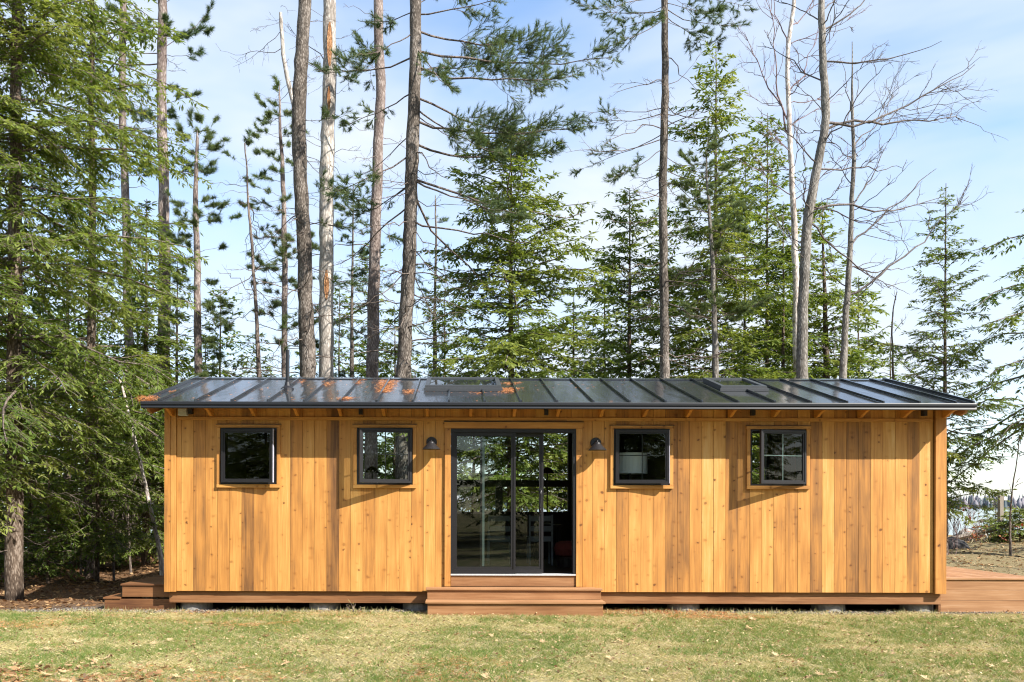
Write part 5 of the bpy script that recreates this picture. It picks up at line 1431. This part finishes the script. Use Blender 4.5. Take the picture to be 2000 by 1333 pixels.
brush(1935, 27.5, 8, 1.2, "low leafless shrub tangle left of the fence post", 614, 0.9)

def leaf_bush(px, d, hh, rad, n, label, seed, mats, cat, name, ll=0.10, lw=0.05, tone=0.5, stems=6):
    rng = np.random.default_rng(seed)
    x = (px-HX)/F*d; z = float(gz(x, d))
    root = empty(name, (x, d, z), label, cat)
    B = np.tile([[x, d, z-0.03]], (stems, 1)) + rng.normal(0, 0.06, (stems, 3))*[1, 1, 0]
    D = norm(np.stack([rng.normal(0, 0.45, stems), rng.normal(0, 0.3, stems), np.ones(stems)], 1))
    L = hh*rng.uniform(0.6, 1.1, stems)
    P = curve(B, D, L, 6, 0, 0.08, rng)
    V, Fq = tubes(P, np.full(P.shape[:2], 0.008)*np.linspace(1, 0.5, 6)[None], 4)
    add_part("stem", [(V, Fq, 0, 0.5)], [M['twig']], root)
    i = rng.integers(0, stems, n); t = rng.uniform(0.35, 1, n)
    b, tg = at_t(P, i, t)
    b = b + rng.normal(0, rad*0.4, (n, 3))*[1, 1, 0.6]
    d_ = norm(rng.normal(0, 1, (n, 3)) + np.array([0, 0, -0.2])); nn = norm(rng.normal(0, 1, (n, 3)))
    V, Fq, ti = ribbons(b, d_, nn, ll*rng.uniform(0.6, 1.3, n), lw*rng.uniform(0.7, 1.2, n), rng, np.clip(tone+rng.normal(0, 0.25, n), 0, 1))
    add_part("crown", [(V, Fq, 0, ti)], [mats], root)
leaf_bush(690, 12.42, 0.17, 0.03, 26, "wisp of dry grass stalks at the foot of the cabin left of the steps", 625, M['grass'], "grass tuft", "dry_grass_tuft", 0.07, 0.006, 0.9, 6)
leaf_bush(1912, 25.0, 0.7, 0.25, 34, "small oak sapling with russet dead leaves left of the fence post", 621, M['red_leaf'], "shrub", "oak_sapling", 0.12, 0.06)
leaf_bush(1930, 25.8, 1.5, 0.14, 24, "thin oak shoot with a few russet leaves at its top beside the fence post", 622, M['red_leaf'], "shrub", "oak_sapling", 0.14, 0.07, 0.35, 2)
leaf_bush(1908, 25.4, 0.55, 0.10, 90, "tuft of tall tan grass under the russet leaves", 623, M['grass'], "grass tuft", "dry_grass_tuft", 0.22, 0.012, 0.7, 8)
hemlock("knee high pine seedling right behind the fence post", 1945, 28.0, 1.55, 0.1, 0.6, 631, r0=0.02, q=0.9, nb=26, tone=0.75, rib=(0.12, 0.024), bottom=0.9, group="green seedlings by the fence")
hemlock("low spreading juniper at the right edge under the rail", 1992, 26.0, 0.95, 0.02, 1.0, 632, r0=0.02, q=0.9, nb=34, tone=0.62, rib=(0.13, 0.03), bottom=1.0, group="green seedlings by the fence")
hemlock("green seedling close to the ground left of the fence post", 1928, 27.5, 0.7, 0.02, 0.5, 633, r0=0.012, q=0.9, nb=20, tone=0.65, rib=(0.11, 0.024), bottom=1.0, group="green seedlings by the fence")
def rock(px, d, r, label, seed, dark):
    import bmesh
    x = (px-HX)/F*d; z = float(gz(x, d))
    bm = bmesh.new(); bmesh.ops.create_icosphere(bm, subdivisions=3, radius=1.0)
    rng = random.Random(seed)
    from mathutils import noise
    for v in bm.verts:
        k = 1 + 0.35*noise.noise(v.co*1.3+Vector((seed, 0, 0))) + 0.12*noise.noise(v.co*4)
        v.co = Vector((v.co.x*k*r*1.5, v.co.y*k*r, v.co.z*k*r*0.75))
    me = bpy.data.meshes.new("boulder"); bm.to_mesh(me); bm.free()
    me.materials.append(plain('boulder_stone', dark, 0.9, noise=0.5, scale=9, bump=0.6))
    o = link("boulder", me, None, (x, d, z+r*0.25)); setp(o, label, "boulder")
rock(1856, 23.0, 0.30, "dark rounded boulder beside the cabin corner by the lake", 3, (0.05, 0.045, 0.045))
rock(1893, 27.0, 0.30, "pale flat boulder under the russet leaves", 8, (0.34, 0.31, 0.28))

# ------------------------------------------------------------------ ground cover
def fbm(x, y, sc, seed): return 0.5*vnoise(x, y, sc, seed)+0.3*vnoise(x, y, sc*2.1, seed+1)+0.2*vnoise(x, y, sc*4.3, seed+2)

def grass(n, seed):
    rng = np.random.default_rng(seed)
    y = 7.0 + 5.6*rng.random(n)**0.9
    x = (rng.uniform(-160, 2240, n)-HX)/F*y
    # thin out on bare and worn spots
    worn = fbm(x, y, 0.9, 31)
    front = smooth(8.6, 7.4, y+0.6*fbm(x, y, 0.6, 77))
    keep = rng.random(n) < np.clip(1.15 - 1.1*front*smooth(0.35, 0.6, worn) - smooth(12.15, 12.55, y+0.5*(worn-0.5)), 0.05, 1)
    x, y, worn = x[keep], y[keep], worn[keep]
    n = len(x)
    g = fbm(x, y, 1.05, 5) + 0.10*np.exp(-((y-9.6)/1.6)**2) - 0.10*smooth(10.2, 12.0, y) + 0.05*smooth(3.0, -4.0, x)
    pg = 0.05 + smooth(0.44, 0.66, g + 0.35*(fbm(x, y, 5.0, 57)-0.5))*0.55
    isg = rng.random(n) < pg
    tint = np.where(isg, rng.uniform(0.0, 0.34, n), rng.uniform(0.40, 1.0, n))
    yel = fbm(x, y, 0.8, 55); 
    clump = 0.55 + 1.1*vnoise(x, y, 9.0, 71)**1.5
    h = clump*np.where(isg, rng.uniform(0.025, 0.06, n), rng.uniform(0.015, 0.045, n))
    lean = np.where(isg, rng.uniform(0.1, 0.9, n), rng.uniform(0.6, 3.0, n))
    a = rng.uniform(0, 2*math.pi, n)
    d = norm(np.stack([np.cos(a)*lean, np.sin(a)*lean, np.ones(n)], 1))
    b = np.stack([x, y, gz(x, y)-0.004], 1)
    L = (h*np.sqrt(1+lean**2)*0.8)[:, None]
    s = norm(np.cross(d, np.stack([np.cos(a+1.2), np.sin(a+1.2), np.full(n, 0.3)], 1)))*rng.uniform(0.0014, 0.0032, (n, 1))*np.where(rng.random((n, 1)) < 0.12, 2.0, 1.0)
    V = np.stack([b-s, b+s, b+d*L], 1).reshape(-1, 3)
    return V, np.arange(3*n).reshape(-1, 3), np.repeat(tint, 3)
V, Fq, ti = grass(310000, 41)
def tufts(nt_, seed):
    rng = np.random.default_rng(seed)
    y = 7.0 + 5.1*rng.random(nt_)**0.8; x = (rng.uniform(-160, 2240, nt_)-HX)/F*y
    k = rng.random(nt_) < smooth(0.38, 0.62, fbm(x, y, 1.05, 5)) + 0.12
    x, y = x[k], y[k]
    nb_ = 13
    x, y = np.repeat(x, nb_), np.repeat(y, nb_); n = len(x)
    sz = np.repeat(rng.uniform(0.6, 1.3, n//nb_), nb_); tone = np.repeat(rng.uniform(0.0, 0.5, n//nb_)**1.3, nb_)
    a = rng.uniform(0, 2*math.pi, n); ln = rng.uniform(0.1, 1.3, n)
    d = norm(np.stack([np.cos(a)*ln, np.sin(a)*ln, np.ones(n)], 1))
    b = np.stack([x+rng.normal(0, 0.018, n), y+rng.normal(0, 0.018, n), gz(x, y)-0.004], 1)
    s_ = norm(np.cross(d, np.stack([np.cos(a+1.2), np.sin(a+1.2), np.full(n, 0.3)], 1)))*0.0026
    L = (sz*rng.uniform(0.035, 0.075, n))[:, None]
    return np.stack([b-s_, b+s_, b+d*L], 1).reshape(-1, 3), np.arange(3*n).reshape(-1, 3), np.repeat(np.clip(tone+rng.normal(0, 0.08, n), 0, 1), 3)
V2, F2, t2 = tufts(6000, 43)
rng = np.random.default_rng(47); n = 5200
ex = rng.uniform(-8, 9.5, n); ey = 12.15 + 0.45*rng.random(n)**1.6; kk = vnoise(ex, ey, 1.7, 12) > 0.42
ex, ey = ex[kk], ey[kk]; n = len(ex)
a_ = rng.uniform(0, 6.28, n); ln = rng.uniform(0.1, 1.2, n); d_ = norm(np.stack([np.cos(a_)*ln, np.sin(a_)*ln, np.ones(n)], 1))
b_ = np.stack([ex, ey, gz(ex, ey)-0.004], 1); s_ = norm(np.cross(d_, np.array([0.2, -1, 0.1])))*0.003
V3 = np.stack([b_-s_, b_+s_, b_+d_*rng.uniform(0.03, 0.10, n)[:, None]], 1).reshape(-1, 3); F3 = np.arange(3*n).reshape(-1, 3); t3 = np.repeat(rng.uniform(0.2, 1, n), 3)
setp(link("grass", np_mesh("grass", [(V, Fq, 0, ti), (V2, F2, 0, t2), (V3, F3, 0, t3)], [M['grass']])), label="short lawn of tan winter grass with green patches", kind="stuff")

def clutter(name, n, xr, yr, ll, lw, m, label, seed, tone=(0.1, 0.9), flat=0.5, mask=None, lift=0.012):
    rng = np.random.default_rng(seed)
    x, y = rng.uniform(*xr, n), rng.uniform(*yr, n)
    if mask is not None:
        k = mask(x, y, rng); x, y = x[k], y[k]
    n = len(x)
    a = rng.uniform(0, 2*math.pi, n)
    d = norm(np.stack([np.cos(a), np.sin(a), rng.normal(0.0, flat*0.5, n)], 1)); nn = norm(np.array([0, 0, 1.0])+rng.normal(0, flat, (n, 3)))
    b = np.stack([x, y, gz(x, y)+rng.uniform(0.002, lift, n)], 1)
    V, Fq, ti = ribbons(b, d, nn, ll*rng.uniform(0.5, 1.3, n), lw*rng.uniform(0.6, 1.3, n), rng, rng.uniform(*tone, n))
    setp(link(name, np_mesh(name, [(V, Fq, 0, ti)], [m])), label=label, kind="stuff")
clutter("leaf_litter", 26000, (-16, -4.0), (12.5, 30), 0.085, 0.05, M['dry_leaf'], "brown leaf litter on the shaded forest floor", 61, (0.0, 0.75), 0.5, lambda x, y, r: (y > 12.6+0.5*fbm(x, y, 1.1, 3)) & (r.random(len(x)) < np.clip(1.2-(y-12.5)/22, 0.2, 1)))
clutter("leaf_litter", 16000, (6.0, 22), (15.5, 31), 0.10, 0.055, M['dry_leaf'], "dry leaves scattered on the bank behind the deck", 62, (0.15, 0.95), 0.45, lambda x, y, r: (x > 8.6) | (y > 18))
clutter("dry_grass", 22000, (7.0, 24), (15.0, 31), 0.11, 0.010, M['grass'], "matted tan grass on the bank by the lake", 63, (0.35, 1.0), 0.35, lambda x, y, r: (x > 8.6) | (y > 18), 0.03)
clutter("dead_needles", 9000, (-6, 3.2), (11.5, 12.5), 0.075, 0.005, M['orange_needles'], "orange pine needles in a drift along the gravel", 64, (0.2, 1.0), 0.25, lambda x, y, r: fbm(x, y*2.5, 1.3, 91) > 0.54, 0.02)
clutter("dead_needles", 9000, (2.0, 5.2), (11.75, 12.75), 0.075, 0.005, M['orange_needles'], "orange needles heaped right of the front steps", 65, (0.1, 0.9), 0.3, lambda x, y, r: fbm(x, y*2, 1.5, 93) > 0.45 + 0.10*np.abs(x-3), 0.035)
clutter("dead_needles", 7000, (-6.5, -2.0), (10.4, 11.4), 0.075, 0.005, M['orange_needles'], "faint orange needle streaks across the lawn", 66, (0.4, 1.0), 0.25, lambda x, y, r: fbm(x*0.6, y*3, 1.2, 95) > 0.55, 0.045)
clutter("leaf_litter", 1500, (-8, 9.5), (12.2, 12.75), 0.05, 0.026, M['dry_leaf'], "thin litter of small dead leaves along the foot of the cabin", 69, (0.1, 0.8), 0.5, None, 0.02)
clutter("leaf_litter", 800, (-5.2, -2.6), (7.3, 8.5), 0.07, 0.04, M['dry_leaf'], "brown leaves gathered in the near left corner of the lawn", 70, (0.1, 0.8), 0.6, lambda x, y, r: fbm(x, y, 1.2, 13) > 0.42 + 0.25*(y-7.4), 0.05)
clutter("leaf_crumbs", 8500, (-5.5, 9), (7.0, 12.2), 0.034, 0.020, M['dry_leaf'], "small crumbled leaves among the lawn grass", 67, (0.0, 1.0), 0.6, None, 0.045)
clutter("dead_needles", 6000, (-4.5, 2), (7.2, 8.6), 0.08, 0.005, M['orange_needles'], "reddish needles and thatch in the nearest corner of the lawn", 68, (0.0, 0.7), 0.3, lambda x, y, r: fbm(x, y, 1.0, 97) + 0.05*(-x) - 0.12*(y-7.3) > 0.50, 0.04)

# gravel strip under the eaves
rng = np.random.default_rng(71)
n = 5200
x = np.concatenate([rng.uniform(-4.6, 8.7, n-1200), rng.uniform(-6.5, -3.8, 1200)]); y = rng.uniform(12.36, 12.8, n) + 0.06*np.sin(x*2)
k = ~((x > -0.5) & (x < 2.1))
x, y = x[k], y[k]; n = len(x)
oc = np.array([(1, 0, 0), (0, 1, 0), (-1, 0, 0), (0, -1, 0), (0, 0, 0.7), (0, 0, -0.7)], float)
of = np.array([(0, 1, 4), (1, 2, 4), (2, 3, 4), (3, 0, 4), (1, 0, 5), (2, 1, 5), (3, 2, 5), (0, 3, 5)])
rv = oc[None]*rng.uniform(0.006, 0.017, (n, 1, 1))*rng.uniform(0.7, 1.4, (n, 6, 1))
an = rng.uniform(0, 6.28, n); c_, s_ = np.cos(an)[:, None], np.sin(an)[:, None]
rv = np.stack([rv[..., 0]*c_-rv[..., 1]*s_, rv[..., 0]*s_+rv[..., 1]*c_, rv[..., 2]], -1)
V = (rv + np.stack([x, y, gz(x, y)+0.004], 1)[:, None]).reshape(-1, 3)
Fg = (of[None] + (np.arange(n)*6)[:, None, None]).reshape(-1, 3)
def gravel_mat():
    m, nt, b = mat('gravel_stone')
    at = N(nt, "ShaderNodeAttribute", attribute_type='GEOMETRY', attribute_name="tint"); r = ramp(nt, [(0, (0.06, 0.05, 0.042)), (0.5, (0.15, 0.13, 0.112)), (1, (0.33, 0.29, 0.25))])
    nt.links.new(at.outputs['Fac'], r.inputs['Fac']); nt.links.new(r.outputs['Color'], b.inputs['Base Color']); b.inputs['Roughness'].default_value = 0.9
    return m
setp(link("gravel", np_mesh("gravel", [(V, Fg, 0, np.repeat(rng.random(n), 6))], [gravel_mat()])), label="grey gravel strip along the foot of the cabin", kind="stuff")

# needles lodged on the metal roof
def roof_needles(px0, px1, ya, yb, n, seed, label, thick=0.012, over=0.0):
    rng = np.random.default_rng(seed)
    y = rng.uniform(ya, yb, n)
    u = rng.random(n)**0.8; x = (px0 + (px1-px0)*(u*(0.45+0.55*(y-ya)/(yb-ya)) + 0.15*rng.normal(0, 1, n))-HX)/F*y
    z = np.array([roof_z(v) for v in y]) + rng.random(n)**1.5*thick + 0.004
    a = rng.uniform(0, 2*math.pi, n)
    d = norm(np.stack([np.cos(a), np.sin(a), rng.normal(RS*np.sin(a), 0.08+over, n)], 1)); nn = norm(np.array([0, -0.25, 1.0])+rng.normal(0, 0.5, (n, 3)))
    V, Fq, ti = ribbons(np.stack([x, y, z], 1), d, nn, 0.065*rng.uniform(0.6, 1.2, n), np.full(n, 0.0048), rng, rng.uniform(0.1, 1, n))
    setp(link("roof_needles", np_mesh("roof_needles", [(V, Fq, 0, ti)], [M['orange_needles']])), label=label, kind="stuff")
for k, a in enumerate(((272, 312, 12.03, 12.28, 620, "orange needle clump hanging off the left roof corner", 0.05, 0.25), (740, 775, 13.0, 14.4, 1500, "largest orange needle drift on the roof beside a seam"), (664, 690, 12.25, 12.45, 260, "small needle drift at the gutter below the pale trunk"),
                       (792, 812, 12.9, 13.25, 240, "needle drift against the seam left of the long skylight"), (978, 1014, 12.98, 13.5, 420, "needle drift at the right end of the long skylight"), (984, 1018, 13.9, 14.15, 150, "needles near the ridge right of the long skylight"),
                       (632, 652, 13.7, 14.3, 150, "needles high on the roof left of the largest drift"), (694, 712, 13.9, 14.5, 110, "needles near the ridge behind the largest drift"), (585, 596, 14.0, 14.5, 60, "few needles by the ridge right of the vent pipe"), (330, 350, 12.9, 13.1, 50, "few needles near the left rake"), (925, 952, 12.85, 13.0, 60, "few needles below the long skylight"))):
    roof_needles(a[0], a[1], a[2], a[3], a[4], 900+k, a[5], *(a[6:] if len(a) > 6 else ()))

roof_needles(300, 1300, 12.1, 14.55, 420, 990, "single needles strewn thinly over the metal roof", 0.004)

# fallen leaves one can pick out on the lawn
def leaf_mesh(seed):
    rng = random.Random(seed)
    n = 20
    pts = []
    for i in range(n):
        an = 2*math.pi*i/n
        lobes = (1.0 if i % 4 == 0 else 0.42 if i % 2 else 0.72)*rng.uniform(0.75, 1.15)
        pts.append((math.cos(an)*lobes, math.sin(an)*lobes*0.85))
    v = [(0, 0, 0.0)]
    cx = rng.uniform(0.25, 0.6)
    for p in pts: v.append((p[0], p[1], cx*(p[1]**2)+0.25*rng.uniform(-0.3, 1)*abs(p[0])))
    v += [(-0.9, 0.03, 0.1), (-1.7, 0.05, 0.25), (-1.7, -0.03, 0.25), (-0.9, -0.03, 0.1)]
    f = [(0, 1+i, 1+(i+1) % n) for i in range(n)] + [(n+1, n+2, n+3, n+4)]
    me = bpy.data.meshes.new("fallen_leaf")
    me.from_pydata(v, [], f)
    at = me.attributes.new("tint", 'FLOAT', 'POINT'); base = rng.uniform(0.6, 0.95)
    at.data.foreach_set("value", [min(1, max(0, base+rng.uniform(-0.12, 0.12))) for _ in v])
    me.materials.append(M['dry_leaf'])
    return me
LM = [leaf_mesh(i) for i in range(6)]
rl = random.Random(4)
spots = [(75, 1210), (150, 1255), (300, 1258), (262, 1250), (240, 1240), (332, 1250), (210, 1290), (185, 1300), (30, 1300), (60, 1285), (100, 1305), (130, 1270), (290, 1305), (376, 1316), (510, 1238), (520, 1245), (330, 1235), (455, 1228), (890, 1248), (960, 1250), (830, 1313), (815, 1320), (1090, 1290), (1190, 1292), (1060, 1262), (1320, 1323), (1150, 1325), (1515, 1280), (1540, 1283), (1808, 1260), (1745, 1280), (1690, 1270), (1818, 1304), (1940, 1308), (1720, 1325), (1790, 1322), (1580, 1330), (1630, 1318), (1860, 1285), (1410, 1220), (1400, 1305), (1020, 1318), (950, 1325), (700, 1290), (760, 1275), (640, 1240), (610, 1318), (560, 1300), (1240, 1255), (1960, 1250), (1650, 1230)]
while len(spots) < 105: spots.append((rl.uniform(0, 2000), 1333-130*rl.random()**1.5))
cells = {}
for px, py in spots:
    d = CZ*F/(py-HY-ROLL*(px-HX))
    x = (px-HX)/F*d
    o = bpy.data.objects.new("fallen_leaf", rl.choice(LM)); COL.objects.link(o)
    s = rl.uniform(0.035, 0.075)
    o.location = (x, d, float(gz(x, d))+0.028); o.scale = (s, s, s)
    o.rotation_euler = (rl.uniform(-0.5, 0.5), rl.uniform(-0.5, 0.5), rl.uniform(0, 6.28))
    setp(o, None, "leaf", "fallen leaves on the lawn")
    c_ = next(n for lim, n in ((325, "below the side steps"), (620, "below the leftmost window"), (832, "below the window left of the door"), (1184, "below the front steps"), (1385, "below the window right of the door"), (1700, "below the rightmost window"), (9999, "below the side deck")) if px < lim)
    r_w = "far up the lawn" if py < 1245 else "midway down the lawn" if py < 1295 else "at the bottom edge"
    cells.setdefault((c_, r_w), []).append((px, o))
ORD = ["leftmost", "second from left", "third from left", "fourth from left", "fifth from left", "sixth from left", "seventh from left", "eighth from left", "ninth from left", "tenth from left", "eleventh from left", "twelfth from left"]
for (c_, r_w), mem in cells.items():
    mem.sort(key=lambda m_: m_[0])
    for k, (px, o) in enumerate(mem):
        o["label"] = f"tan leaf {r_w} {c_}" + (f", {ORD[min(k, 11)]}" if len(mem) > 1 else "")
